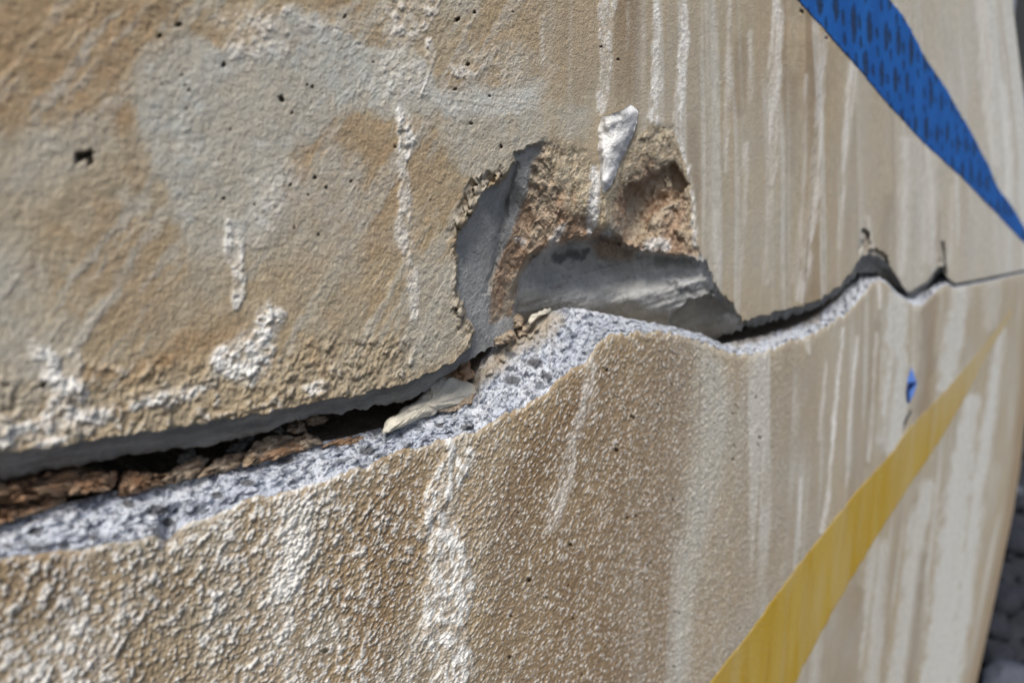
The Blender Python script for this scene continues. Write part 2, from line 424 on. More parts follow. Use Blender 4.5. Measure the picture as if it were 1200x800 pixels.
EDGE_NOISE = 0.55 * fbm(U * 60, V * 60, 71, 6, 0.68) + 0.75 * fbm((U * 0.78 + V * -0.62) * 150, (U * 0.62 + V * 0.78) * 22, 73, 4, 0.65)

# --- stains
cement = np.zeros(Y.shape); ochre = np.zeros(Y.shape); lime = np.zeros(Y.shape); brown = np.zeros(Y.shape); grime = np.zeros(Y.shape); pale = np.zeros(Y.shape)
big = [(165, 70), (235, 45), (300, 62), (318, 22), (345, 6), (400, 30), (420, 42), (500, 72), (520, 105), (560, 104), (635, 98), (637, 128),
       (560, 137), (500, 138), (430, 128), (392, 138), (355, 165), (338, 200), (318, 250), (300, 300), (262, 345), (225, 330), (205, 270), (185, 200), (165, 150)]
cement = np.maximum(cement, 0.95 * blob(Xw, Yw, big, 8, 26))
cement = np.maximum(cement, 0.75 * blob(Xw, Yw, [(505, 140), (560, 132), (640, 130), (640, 165), (600, 185), (585, 200), (570, 215), (545, 195)], 7, 16))
cement = np.maximum(cement, 0.60 * blob(Xw, Yw, [(-130, 200), (-30, 250), (30, 280), (40, 380), (20, 470), (-130, 560)], 26, 40))
cement = np.maximum(cement, 0.55 * blob(Xw, Yw, [(40, 150), (110, 130), (130, 165), (90, 190), (30, 230), (-20, 240)], 18, 25))
cement = np.maximum(cement, 0.6 * blob(Xw, Yw, [(140, 222), (152, 218), (162, 245), (155, 260), (145, 250)], 5))
cement = np.maximum(cement, 0.5 * blob(Xw, Yw, [(40, 300), (60, 310), (62, 350), (45, 345)], 8))
cement = np.maximum(cement, 0.55 * blob(Xw, Yw, [(486, 300), (545, 300), (552, 400), (520, 424), (470, 440), (478, 380)], 14, 20))
cement = np.maximum(cement, 0.5 * blob(Xw, Yw, [(640, 120), (700, 128), (695, 160), (650, 165)], 10))
cement = np.maximum(cement, 0.5 * smooth(0.12, 0.45, fbm(U * 28, V * 22, 77, 4)) * left * smooth(10, 60, dY))
for pts, a in (([(0, -40), (130, -20), (210, 18), (195, 60), (150, 90), (160, 140), (120, 160), (60, 140), (0, 150), (-120, 120), (-120, -60)], 0.75),
               ([(345, 160), (400, 132), (465, 140), (468, 230), (455, 300), (400, 310), (340, 260)], 0.62),
               ([(480, 138), (525, 142), (520, 190), (495, 240), (482, 210)], 0.5),
               ([(340, 25), (412, 60), (405, 78), (340, 72)], 0.95), ([(500, 80), (545, 100), (530, 112), (505, 108)], 1.0),
               ([(410, -30), (425, 10), (415, 48), (395, 15), (360, -5)], 0.8), ([(255, 28), (272, 32), (262, 58), (228, 50)], 0.6),
               ([(560, -10), (760, -10), (760, 130), (640, 95), (560, 90)], 0.28), ([(120, 260), (200, 270), (190, 380), (120, 400), (100, 330)], 0.45),
               ([(95, 425), (150, 425), (230, 392), (320, 378), (330, 395), (240, 412), (160, 445), (110, 450)], 0.9)):
    ochre = np.maximum(ochre, a * blob(Xw, Yw, pts, 13, 26))
cement *= 0.62 + 0.38 * smooth(-0.35, 0.30, EDGE_NOISE + 0.5 * fbm(U * 160, V * 160, 78, 5, 0.65))
cement *= 1 - 0.75 * smooth(250, 330, Y) * smooth(480, 300, X) * smooth(100, 200, X)
ochre *= (1 - 0.85 * cement)
lbr = 0.30 + 0.85 * smooth(-0.25, 0.25, fbm(U * 330, V * 330, 90, 4, 0.6)); lbr2 = 0.30 + 0.70 * smooth(-0.30, 0.2, fbm(U * 420, V * 200, 95, 4, 0.6)); lbr3 = 0.35 + 0.65 * smooth(-0.35, 0.25, fbm(U * 260, V * 40, 141, 4, 0.6))
# lime crusts and drips on the nearer part of the slab
for pts, a, sf in (([(38, 402), (60, 400), (72, 412), (92, 392), (98, 395), (100, 430), (108, 462), (102, 500), (70, 505), (45, 480), (55, 455), (40, 430)], 1.0, 4),
                   ([(0, 490), (40, 470), (100, 468), (140, 480), (150, 500), (80, 520), (0, 540), (-120, 560), (-120, 520)], 0.9, 10),
                   ([(250, 415), (262, 405), (290, 385), (312, 360), (330, 372), (326, 400), (320, 430), (300, 452), (270, 448), (252, 442)], 1.0, 6),
                   ([(150, 470), (200, 458), (255, 440), (262, 448), (215, 470), (160, 482)], 1.0, 5),
                   ([(340, 18), (410, 20), (402, 45), (360, 35)], 0.35, 7), ([(255, 20), (330, 15), (338, 70), (270, 68)], 0.45, 12),
                   ([(455, -20), (498, -20), (505, 30), (498, 55), (465, 50), (450, 20)], 0.50, 14),
                   ([(440, 60), (500, 50), (510, 100), (470, 125), (430, 105)], 0.30, 12), ([(540, 60), (610, 58), (640, 80), (600, 98), (550, 90)], 0.22, 10), ([(355, 452), (378, 442), (382, 452), (362, 464)], 0.7, 3), ([(300, 215), (345, 200), (330, 250), (310, 300), (296, 260)], 0.30, 12)):
    lime = np.maximum(lime, a * lbr * blob(Xw, Yw, pts, sf, 3.0 * sf))
drips = [([(268, 262, 6), (277, 300, 9), (280, 345, 9), (276, 360, 5)], 0.75), ([(472, 132, 9), (478, 160, 10), (474, 185, 6)], 0.85),
         ([(472, 185, 5), (474, 215, 7), (474, 240, 8), (472, 275, 9), (480, 300, 6), (484, 330, 6), (486, 370, 5)], 0.55),
         ([(503, 48, 3), (506, 62, 5), (507, 80, 2), (494, 110, 2)], 0.9), ([(530, 78, 3), (540, 84, 8), (558, 88, 3)], 0.6),
         ([(712, -115, 9), (712, 20, 8), (710, 80, 6), (706, 130, 5)], 0.62), ([(770, -115, 3), (770, 40, 4), (768, 65, 5), (768, 100, 7), (766, 140, 8)], 0.9),
         ([(800, -115, 6), (802, 40, 5), (798, 100, 5), (794, 160, 4)], 0.85), ([(796, 165, 4), (804, 200, 5), (808, 230, 5), (813, 250, 4), (814, 280, 3)], 0.75),
         ([(696, 240, 5), (692, 262, 6)], 0.85), ([(736, 5, 2), (735, 60, 1)], 0.3), ([(635, 20, 3), (636, 70, 3)], 0.35)]
for pts, a in drips:
    lime = np.maximum(lime, a * lbr2 * stroke(Xs, Ys, pts, 2.6))
trowel = blob(Xw, Yw, [(505, 112), (560, 102), (636, 96), (638, 127), (575, 136), (520, 137)], 6)
pale = np.maximum(pale, 0.55 * trowel * (0.6 + 0.4 * fbm(U * 30, V * 900, 99, 2)))
# run-off streaks further along the wall
colw = np.broadcast_to(W(c0, c0 * 0 + 400.0, 0.0)[:, 0], Y.shape)      # metres along the wall, following the columns
def streak(freq, seed, lo, hi, vs=2.2, wob=0.35):
    f = freq * (0.45 + 0 * colw)
    return smooth(lo, hi, fbm(colw * freq + wob * fbm(U * 30, V * 6, seed + 5, 2), V * vs, seed, 3, 0.6))
st1, st2, st3 = streak(75, 101, 0.06, 0.42), streak(48, 111, 0.05, 0.45, 3.0), streak(26, 121, -0.05, 0.4, 1.2)
far = smooth(960, 1130, X)
pale = np.maximum(pale, right * (0.80 * st1 * (0.55 + 0.45 * far) * smooth(-0.45, 0.35, fbm(colw * 12, V * 7, 151, 4, 0.6))))
pale = np.maximum(pale, right * smooth(960, 1170, X) * (0.42 + 0.40 * st3))
brown = np.maximum(brown, right * 0.62 * st2 * (1 - 0.35 * far) * smooth(-0.5, 0.4, fbm(colw * 14, V * 9, 161, 4, 0.6))); ochre = np.maximum(ochre, right * 0.35 * st3 * (1 - far))
cement = np.maximum(cement, right * (0.24 + 0.34 * fbm(U * 16, V * 8, 131, 3)))
for pts, a in (([(910, -100, 8), (910, 40, 7), (906, 120, 6), (904, 215, 4)], 0.75), ([(855, -30, 3), (854, 90, 3), (851, 200, 2)], 0.6), ([(880, 40, 3), (879, 120, 2)], 0.45),
               ([(965, 40, 3), (962, 110, 4), (958, 190, 5), (950, 260, 6), (942, 325, 6), (937, 350, 4)], 0.72), ([(1000, 75, 5), (995, 120, 5), (990, 190, 3), (984, 290, 2)], 0.7),
               ([(945, 90, 2), (942, 240, 3), (930, 330, 3)], 0.45), ([(875, 170, 3), (870, 300, 2), (868, 340, 2)], 0.55), ([(902, 225, 4), (898, 330, 5)], 0.42),
               ([(1062, 165, 5), (1059, 250, 6), (1056, 320, 5)], 0.55), ([(1092, 170, 8), (1088, 300, 8)], 0.40), ([(1117, 220, 2), (1113, 310, 2)], 0.5),
               ([(1176, 100, 3), (1180, 150, 5), (1184, 195, 4), (1180, 230, 3)], 0.8), ([(1150, 0, 8), (1158, 120, 7), (1166, 190, 5)], 0.6),
               ([(838, 250, 3), (842, 330, 2)], 0.35), ([(1017, 255, 3), (1022, 295, 2)], 0.7)):
    lime = np.maximum(lime, a * 0.85 * lbr3 * stroke(Xs, Ys, pts, 2.8))
for pts, a in (([(812, 150, 6), (814, 260, 7)], 0.5), ([(868, 50, 7), (864, 130, 8)], 0.4), ([(930, 90, 6), (926, 200, 5)], 0.45), ([(1041, 235, 7), (1036, 300, 6)], 0.5), ([(1075, 230, 4), (1072, 300, 4)], 0.5),
               ([(1110, 40, 5), (1120, 100, 5)], 0.35), ([(1101, 250, 3), (1100, 290, 3)], 0.6)):
    brown = np.maximum(brown, a * stroke(Xs, Ys, pts, 5.0))

# --- relief of the face (metres, towards the viewer)
n_f = fbm(U * 520, V * 520, 201, 4, 0.65); n_m = fbm(U * 120, V * 120, 211, 5, 0.6); n_l = fbm(U * 26, V * 26, 221, 3)
wa, wb_ = fbm(U * 260, V * 260, 232, 3), fbm(U * 260, V * 260, 236, 3)
wd, wid = worley(U * 430 + 0.75 * wa, V * 380 + 0.75 * wb_, 231)
wd3, wid3 = worley(U * 240 + 0.6 * wa, V * 220 + 0.6 * wb_, 238)
knob = np.clip(1 - wd / (0.25 + 0.45 * wid), 0, 1) ** 0.7 * wid ** 1.5
knob3 = np.clip(1 - wd3 / 0.5, 0, 1) ** 0.6 * smooth(0.62, 0.9, wid3)
rough_low = smooth(112, 50, dY + 40 * n_l + 25 * EDGE_NOISE + 0.10 * (X - 200)) * smooth(560, 440, X)
rough_low = np.maximum(rough_low, 0.45 * smooth(26, 4, dY) * left)
rough = 0.00030 * (1 - 0.6 * far) * (1 - 0.5 * right)
ridg = 1 - 2 * np.abs(fbm(U * 200 + 0.5 * wa, V * 160, 243, 4, 0.6))
h = rough * n_f + 0.00026 * n_m * (1 - 0.5 * right) + 0.0007 * n_l * left + rough_low * (0.0012 * knob + 0.0016 * knob3 + 0.0005 * n_f + 0.0006 * n_m) + 0.00014 * left * ridg * (1 - 0.6 * cement)
diag = fbm((U * 0.8 + V * 0.6) * 520, (-U * 0.6 + V * 0.8) * 150, 251, 3)
diagw = smooth(230, 330, X) * smooth(640, 480, X) * smooth(110, 170, Y)
h += 0.00024 * diag * diagw
sd_ = (U * 0.62 + V * 0.78); sx_ = (U * 0.78 - V * 0.62)
scr = fbm(sx_ * 700 + 0.5 * wa, sd_ * 26, 253, 3, 0.7); scr2 = fbm(sx_ * 210 + 0.4 * wa, sd_ * 14, 254, 3, 0.65)
scrm = left * smooth(-0.5, 0.4, fbm(U * 18, V * 18, 256, 3)) * smooth(30, 90, dY)
h += scrm * (0.00011 * scr + 0.00012 * scr2)
crk = np.abs(fbm(U * 60 + 0.6 * wa, V * 60 + 0.6 * wb_, 257, 4, 0.6)); plate = smooth(0.06, 0.20, fbm(U * 48 + 0.5 * wa, V * 40 + 0.5 * wb_, 258, 5, 0.62))
h += left * 0.00018 * plate * smooth(20, 70, dY)
cement = np.maximum(cement, 0.45 * left * smooth(20, 70, dY) * smooth(0.10, 0.45, scr2 + 0.4 * EDGE_NOISE))
lime = np.maximum(lime, 0.18 * left * smooth(0.25, 0.55, scr * 0.5 + EDGE_NOISE * 0.7) * smooth(30, 80, dY))
ochre = np.maximum(ochre, 0.5 * left * smooth(0.15, 0.5, fbm(U * 90, V * 90, 259, 5, 0.68)) * (1 - cement))
comb = fbm(U * 40 + 0.4 * n_m, V * 1300, 255, 2); h += 0.00013 * comb * trowel
h += lime * (0.00080 + 0.0008 * n_f + 0.0005 * n_m) * (0.35 + 0.65 * left) + 0.00020 * cement * left
h += right * 0.00020 * fbm(colw * 140, V * 9, 261, 3) + right * 0.00014 * fbm(colw * 420, V * 30, 262, 2)
lime = np.maximum(lime, 0.55 * rough_low * smooth(0.35, 0.7, np.maximum(knob3, knob)) * smooth(-0.2, 0.5, EDGE_NOISE))
# raised panel of older coat ending in a ragged vertical edge
edge_x = 966 - (Y - 30) * 0.075 + 1.6 * fbm(V * 160, V * 0, 271, 3)
h += 0.0011 * smooth(edge_x + 1.2, edge_x - 1.2, X) * smooth(20, 50, Y) * smooth(880, 950, X)
# vertical welts in the coat above the hollow
h += 0.0007 * fbm(U * 330, V * 70, 281, 3) * blob(X, Y, [(640, 170), (700, 165), (698, 265), (660, 260)], 14)
# pits
pits = [(97, 183, 8.5, 7), (106, 189, 6, 4), (187, 43, 2.4, 4), (210, 29, 3, 3), (262, 76, 2.6, 4), (213, 88, 1.6, 3), (217, 100, 2, 4), (222, 106, 2.6, 5), (219, 128, 1.5, 3), (330, 117, 3.6, 5), (342, 133, 1.6, 3),
        (360, 100, 1.8, 4), (366, 102, 1.8, 4), (340, 217, 2.2, 4), (369, 208, 2.2, 4), (382, 220, 2.2, 4), (361, 229, 1.6, 3), (262, 233, 2, 4), (536, 23, 2.4, 4), (556, 15, 2, 3), (574, 113, 1.6, 3),
        (552, 145, 1.6, 3), (411, 213, 1.8, 3), (404, 20, 1.8, 3), (548, 76, 1.8, 3), (533, 105, 1.7, 3), (587, 172, 1.4, 3), (345, 267, 1.4, 3), (373, 275, 1.5, 3), (437, 73, 1.5, 3), (463, 172, 1.4, 3),
        (298, 240, 1.5, 3), (270, 152, 1.4, 3), (51, 452, 4, 4), (939, 14, 3, 4), (724, 70, 1.5, 3), (704, 55, 1.6, 3), (968, 45, 1.8, 3)]
rng = random.Random(4)
for _ in range(8): pits.append((rng.uniform(150, 740), rng.uniform(-90, 380), rng.uniform(0.5, 0.9), rng.uniform(1.5, 3)))
pitd = np.zeros(Y.shape)
for (px, py, r, dm) in pits:
    sel = (np.abs(X - px) < 4 * r + 3) & (np.abs(Y - py) < 4 * r + 3)
    r = r * 0.66
    an = rng.uniform(0, 3.14); e = rng.uniform(1.0, 1.9); dx_, dy_ = X[sel] - px, Y[sel] - py
    q = np.hypot((dx_ * math.cos(an) + dy_ * math.sin(an)) / e, (-dx_ * math.sin(an) + dy_ * math.cos(an)) * 1.0) / r + 0.8 * n_f[sel] + 0.4 * n_m[sel]
    pitd[sel] = np.maximum(pitd[sel], dm * 0.001 * smooth(1.4, 0.5, q))
pitd[:NB] = 0

# --- the spalled hollow
HOLLOW = [(552, 424), (553, 396), (547, 366), (539, 336), (534, 302), (536, 276), (546, 262), (556, 248), (560, 233), (574, 222), (590, 212), (601, 197), (606, 180),
          (618, 173), (640, 168), (664, 176), (690, 184), (712, 200), (730, 178), (744, 160), (764, 146), (788, 152), (799, 180), (807, 212), (813, 242), (816, 288), (829, 306),
          (838, 334), (856, 356), (867, 376), (872, 392), (872, 420)]
CHAMBER = [(606, 362), (605, 332), (614, 312), (625, 298), (650, 287), (692, 279), (716, 276), (738, 288), (756, 296), (790, 301), (826, 309), (836, 322), (836, 344), (812, 350), (800, 362), (800, 420), (606, 420)]
POCKET = [(786, 372), (806, 352), (832, 347), (850, 357), (866, 378), (873, 395), (872, 420), (780, 420)]
outer = [(548, 300, 15), (540, 320, 12), (570, 300, 21), (560, 340, 19), (568, 370, 24), (585, 260, 18), (600, 220, 12), (616, 190, 6), (575, 320, 25), (590, 240, 20), (632, 195, 6), (622, 230, 14), (650, 245, 8),
         (672, 225, 3), (655, 195, 2), (685, 200, 1), (690, 245, 2), (605, 290, 25), (592, 340, 32), (596, 370, 38), (642, 270, 15), (625, 290, 20), (672, 280, 11), (686, 262, 6), (700, 240, 0), (703, 205, 0), (706, 268, 4),
         (722, 225, 2), (720, 262, 5), (738, 246, 17), (738, 268, 19), (745, 228, 14), (762, 218, 12), (778, 208, 8), (792, 196, 4), (745, 200, 3), (765, 185, 3), (770, 165, 2), (728, 200, 1), (790, 250, 9), (803, 225, 3), (770, 256, 12), (745, 275, 18), (800, 285, 6), (814, 290, 3), (785, 285, 10),
         (760, 285, 14), (700, 285, 14), (840, 340, 4), (860, 370, 8), (720, 190, 3), (670, 195, 2), (572, 232, 8), (556, 260, 9), (600, 400, 40), (800, 395, 25)]
chamb = [(640, 300, 40), (670, 295, 42), (700, 292, 40), (740, 298, 36), (780, 305, 26), (650, 330, 44), (620, 340, 42), (612, 325, 38), (700, 326, 40), (750, 322, 32), (800, 318, 18), (830, 318, 6), (700, 350, 35), (660, 352, 38), (750, 352, 26),
         (800, 346, 17), (828, 338, 8), (640, 370, 50), (650, 390, 58), (720, 378, 50), (780, 384, 40), (800, 400, 46)]
pock = [(810, 360, 30), (830, 355, 24), (850, 365, 14), (866, 382, 10), (840, 380, 20), (815, 380, 32), (800, 395, 40), (860, 405, 24), (830, 405, 36)]
sel = (X > 520) & (X < 890) & (Y > 135)
xs, ys = X[sel] + 0.35 * wx[sel] + 0.7 * wx2[sel], Y[sel] + 0.35 * wy[sel] + 0.7 * wy2[sel]
u_, v_ = U[sel], V[sel]
d_o = rbf(outer, X[sel], Y[sel]) * 0.00085
d_c = rbf(chamb, X[sel], Y[sel]) * 0.00088; d_p = rbf(pock, X[sel], Y[sel]) * 0.00105
esoft = 2.4 + 9.0 * smooth(615, 660, X[sel]) * smooth(300, 270, Y[sel]); mo = smooth(esoft, -esoft, poly_sd(xs, ys, HOLLOW) + 6 * EDGE_NOISE[sel]); mc = smooth(3.6, -3.6, poly_sd(xs, ys, CHAMBER) + 6 * EDGE_NOISE[sel]); mp = smooth(1.8, -1.8, poly_sd(xs, ys, POCKET))
brn = np.maximum.reduce([blob(xs, ys, [(604, 262), (616, 225), (622, 192), (640, 172), (700, 180), (712, 205), (705, 280), (650, 287), (628, 300), (612, 318), (606, 345), (602, 370), (574, 380), (576, 330), (590, 290)], 3.5),
                         blob(xs, ys, [(716, 276), (718, 215), (745, 165), (788, 154), (800, 185), (815, 240), (818, 300), (760, 297), (738, 288)], 4.0),
                         0.7 * blob(xs, ys, [(690, 285), (735, 270), (752, 290), (738, 305), (705, 305)], 5)])
rockn = fbm(u_ * 150, v_ * 150, 301, 5, 0.6); rid = np.abs(fbm(u_ * 85 + 0.4 * rockn, v_ * 85, 311, 4)); rw, rwid = worley(u_ * 190 + 0.5 * rockn, v_ * 170, 321)
shal = smooth(0.0065, 0.002, d_o) * smooth(625, 655, X[sel]); d_o += shal * 0.0011 * fbm(u_ * 300, v_ * 80, 305, 4, 0.6) + (1 - brn) * 0.0030 * fbm(u_ * 55, v_ * 38, 307, 3)
d_o = d_o + brn * (1 - 0.62 * shal) * (0.0021 * rockn - 0.0012 * (rwid - 0.5) - 0.0030 * (0.35 - rid)) + (1 - brn) * 0.0007 * rockn
d_o += (1 - brn) * 0.003 * np.exp(-((xs - (602 - (ys - 200) * 0.21)) / 3.2) ** 2) * (ys > 190) * (ys < 345)
sweep = fbm((v_ - 0.10 * u_) * 260, u_ * 9, 331, 3); d_c = d_c + 0.0013 * sweep + 0.0010 * rockn + 0.0030 * fbm(u_ * 40, v_ * 60, 335, 3) + 0.0015 * brn * rockn
d_p = d_p + 0.0008 * sweep + 0.0009 * rockn
step = blob(xs, ys, [(734, 282), (734, 226), (738, 217), (752, 218), (764, 207), (778, 197), (790, 190), (806, 214), (790, 236), (765, 250), (752, 282)], 2.2, 0); d_o += step * 0.005
d_in = d_o * (1 - mc) + d_c * mc; d_in = d_in * (1 - mp) + d_p * mp
d_in = np.maximum(d_in, -0.002)
d_band = cDB(X) * 0.001 * np.clip(s_band, 0, 1) ** 0.75 + band * s_band ** 0.5 * (0.0012 * fbm(U * 160, V * 160, 341, 4) + 0.0013 * fbm(U * 25, s_band * 9 + U * 8, 345, 4, 0.65) + 0.0005 * fbm(U * 500, V * 500, 347, 3))
h = h * (1 - blob(X, Y, blo + bhi[::-1], 1.5))
d_tot = d_band - h * (1 - smooth(0, 0.2, s_band)) + pitd * (~band)
# rubble-rough rim left of the hollow
rimm = blob(Xw, Yw, [(528, 300), (524, 272), (540, 238), (550, 212), (584, 200), (596, 206), (570, 228), (564, 252), (550, 270), (540, 300), (552, 350), (562, 400), (552, 416), (534, 370)], 6, 8)
k1, k1id = worley(U * 270 + 0.4 * wa, V * 250 + 0.4 * wb_, 351)
d_tot = d_tot + rimm * (0.0022 * (k1 - 0.6) + 0.0050 * (k1id - 0.30) + 0.0015 * n_m) * (~band)
dip = 0.3 * blob(X, Y, [(738, 160), (765, 148), (790, 154), (800, 186), (776, 200), (752, 222), (736, 222)], 10); d_tot += 0.0035 * dip + 0.0012 * dip * fbm(U * 160, V * 160, 361, 4, 0.6)
d_tot += 0.0030 * blob(X, Y, [(640, 190), (690, 262), (662, 240), (640, 205)], 12)
chipm = np.maximum(blob(X, Y, [(1004, 310), (1008, 290), (1011, 270), (1018, 272), (1021, 291), (1034, 296), (1042, 310), (1020, 304)], 2.0, 4), blob(X, Y, [(1097, 318), (1101, 300), (1102, 284), (1106, 285), (1107, 304), (1110, 322), (1104, 312)], 1.2, 2)); d_tot += 0.0032 * chipm * (~band) * (1 + 0.8 * fbm(U * 120, V * 120, 371, 3))
ds = d_tot[sel]; d_tot[sel] = ds * (1 - mo) + d_in * mo
mo_f = np.zeros(Y.shape); mo_f[sel] = mo; step_f = np.zeros(Y.shape); step_f[sel] = step
chipped = 0.6 * np.clip(rimm, 0, 1); cement = np.maximum(cement, 0.45 * dip)
ochre = np.maximum(ochre, chipped * 0.7)
# near the free end the face rolls back a little
stain_a = np.stack([ochre * (1 - 0.6 * lime), np.clip(cement, 0, 1), np.clip(lime, 0, 1)], -1)
brown = np.maximum(brown, 0.55 * chipm); cement = np.maximum(cement, 0.25 * chipm)
stain_b = np.stack([np.clip(brown, 0, 1), grime, np.clip(pale, 0, 1)], -1)
hol_a = np.zeros(Y.shape + (3,)); coat = np.zeros(Y.shape); coat[sel] = smooth(0.0052, 0.0012, d_in + 0.0018 * rockn) * smooth(620, 650, X[sel]) * smooth(305, 285, Y[sel]); coat *= 1 - 0.5 * np.clip(step_f, 0, 1)
hb = np.zeros(Y.shape); hb[sel] = np.clip(brn * (1 - 0.6 * mc * (1 - smooth(0.0, 0.4, brn))), 0, 1)
hl_ = np.zeros(Y.shape)
for pts, a in (([(700, 205, 5), (698, 240, 6), (693, 266, 6)], 0.75), ([(824, 312, 5), (832, 325, 5), (834, 340, 5)], 0.8), ([(770, 315, 3), (800, 318, 4), (828, 322, 4)], 0.45), ([(655, 268, 4), (648, 285, 4), (640, 292, 3)], 0.55),
               ([(766, 290, 7), (782, 285, 5)], 0.6), ([(852, 368, 3), (864, 378, 4)], 0.75), ([(604, 275, 2), (612, 280, 4)], 0.5), ([(812, 240, 3), (814, 290, 3)], 0.6), ([(780, 330, 3), (828, 331, 2)], 0.6)):
    hl_ = np.maximum(hl_, a * stroke(Xw, Yw, pts, 3.0))
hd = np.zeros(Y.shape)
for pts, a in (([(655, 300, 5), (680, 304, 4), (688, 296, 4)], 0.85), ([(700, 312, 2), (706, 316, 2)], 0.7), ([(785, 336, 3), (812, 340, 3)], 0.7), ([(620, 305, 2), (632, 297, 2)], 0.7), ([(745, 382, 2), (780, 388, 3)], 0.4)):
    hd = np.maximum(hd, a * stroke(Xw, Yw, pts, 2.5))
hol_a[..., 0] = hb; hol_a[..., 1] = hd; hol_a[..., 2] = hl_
hol_b = np.stack([np.clip(coat, 0, 1), coat * 0, coat * 0], -1)
P = W(X, Y, d_tot)

# rounded free end and end face, then coarse extension of the slab beyond the view
def extend(P, attrs, up):
    """add corner arc + end face on the right, run-out on the left, then run-out to the wall's top or foot"""
    R = 0.010; cols = [P]
    last = P[:, -1]
    for ph in np.linspace(0, math.pi / 2, 7)[1:]:
        q = last.copy(); q[:, 0] += R * math.sin(ph); q[:, 1] += R * (1 - math.cos(ph)); cols.append(q[:, None])
    for yy in (0.05, 0.12, 0.20, 0.30):
        q = last.copy(); q[:, 0] += R; q[:, 1] = np.maximum(q[:, 1], 0) * 0 + yy; cols.append(q[:, None])
    lft = []
    for xx in np.geomspace(0.05, 1.6, 10)[::-1]:
        q = P[:, 0].copy(); q[:, 0] -= xx; lft.append(q[:, None])
    nl, nrr = len(lft), len(cols) - 1
    Q = np.concatenate(lft + cols, 1)
    at = {k: np.concatenate([np.repeat(a[:, :1], nl, 1), a, np.repeat(a[:, -1:], nrr, 1)], 1) for k, a in attrs.items()}
    zt = WALL_TOP if up else GROUND_Z - 0.05
    ext = []
    for t in (0.08, 0.2, 0.4, 0.7, 1.0):
        q = Q[-1].copy(); q[:, 2] = q[:, 2] * (1 - t) + zt * t; q[:, 1] = np.where(q[:, 1] < 0.02, q[:, 1] * (1 - min(1, t * 5)), q[:, 1]); ext.append(q[None])
    q = ext[-1].copy(); q[..., 1] = 0.30; ext.append(q)
    Q = np.concatenate([Q] + ext, 0)
    at = {k: np.concatenate([a, np.repeat(a[-1:], len(ext), 0)], 0) for k, a in at.items()}
    return Q, at, nl, nrr, len(ext)

def back_rows(P, steps):
    """continue the first row of a slab into the crack"""
    r = []
    for (dy, dz) in steps[::-1]:
        q = P[0].copy(); q[:, 1] += dy; q[:, 2] += dz; r.append(q[None])
    return np.concatenate(r, 0)

wall_root = empty('concrete_wall', (0.6, 0.15, GROUND_Z), 'weathered concrete wall split by a long crack, streaked with lime and stains', 'wall')
def child_of_wall(o): o.matrix_parent_inverse = wall_root.matrix_basis.inverted(); return o

steps = [(0.004, 0.001), (0.012, 0.002), (0.030, 0.004), (0.075, 0.006), (0.19, 0.008)]
BR = back_rows(P, steps); nb_ = len(steps)
Pf = np.concatenate([BR, P], 0)
padr = lambda a: np.concatenate([np.repeat(a[:1], nb_, 0), a], 0)
Q, at, nl, nrr, ne = extend(Pf, {'stain_a': padr(stain_a), 'stain_b': padr(stain_b), 'hol': padr(hol_a), 'holb': padr(hol_b)}, True)
mo_p = np.concatenate([np.repeat(mo_f[:1], nb_, 0), mo_f], 0)
MO = np.zeros(Q.shape[:2]); MO[:mo_p.shape[0], nl:nl + NC] = mo_p
N = grid_normals(Q)
if N[300, 300, 1] > 0: N = -N
F = grid_faces(*Q.shape[:2])
flip = grid_normals(Q)[300, 300, 1] > 0
if flip: F = F[..., ::-1]
nrow, ncol = F.shape[:2]
rr, cc = np.meshgrid(np.arange(nrow), np.arange(ncol), indexing='ij')
in_h = (MO[:-1, :-1] > 0.5); in_band = (rr < nb_ + NB) & ~in_h; front = ~in_h & ~in_band
slab_u = child_of_wall(submesh('upper_slab', Q, N, F[front], MW, wall_root, {'stain_a': at['stain_a'], 'stain_b': at['stain_b']}))
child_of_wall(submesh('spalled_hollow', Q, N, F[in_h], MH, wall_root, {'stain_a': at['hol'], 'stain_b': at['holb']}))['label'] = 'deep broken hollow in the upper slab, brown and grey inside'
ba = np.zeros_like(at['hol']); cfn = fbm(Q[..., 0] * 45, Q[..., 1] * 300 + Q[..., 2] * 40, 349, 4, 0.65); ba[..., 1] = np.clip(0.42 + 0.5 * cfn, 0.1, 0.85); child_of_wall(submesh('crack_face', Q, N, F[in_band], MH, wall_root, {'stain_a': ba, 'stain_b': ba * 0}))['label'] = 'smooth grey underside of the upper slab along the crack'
EXT_U = (U, V)

# ================================================================ LOWER SLAB
NL, NF2 = 56, 400
Y = np.concatenate([rows(YC, YE, NL, False), rows(YE, np.full(NC, 912.0), NF2)], 0)       # top to bottom
X = np.broadcast_to(c0, Y.shape) + kk * (EDGE_R(Y) - 1200)
P0 = W(X, Y, 0.0); U = P0[..., 0]; V = P0[..., 2]
colw = np.broadcast_to(W(c0, c0 * 0 + 400.0, 0.0)[:, 0], Y.shape)
led = np.zeros(Y.shape, bool); led[:NL] = True
sl_ = np.zeros(Y.shape); sl_[:NL] = np.linspace(1, 0, NL, endpoint=False)[:, None]
dE = Y - cE(X)
wsc = np.clip((1300 - X) / 800, 0.12, 1)
wx = 9 * wsc * fbm(U * 70, V * 70, 451, 4); wy = 9 * fbm(U * 70, V * 70, 461, 4)
wx2 = 4 * wsc * fbm(U * 300, V * 300, 452, 3); wy2 = 4 * fbm(U * 300, V * 300, 462, 3)
Xw, Yw = X + wx + wx2, Y + wy + wy2; Xs, Ys = X + 0.6 * wx2 + 0.3 * wx, Y + 0.3 * wy2
EDGE_NOISE = fbm(U * 60, V * 60, 471, 6, 0.68)
left = smooth(900, 680, X); right = 1 - left; far = smooth(980, 1130, X)
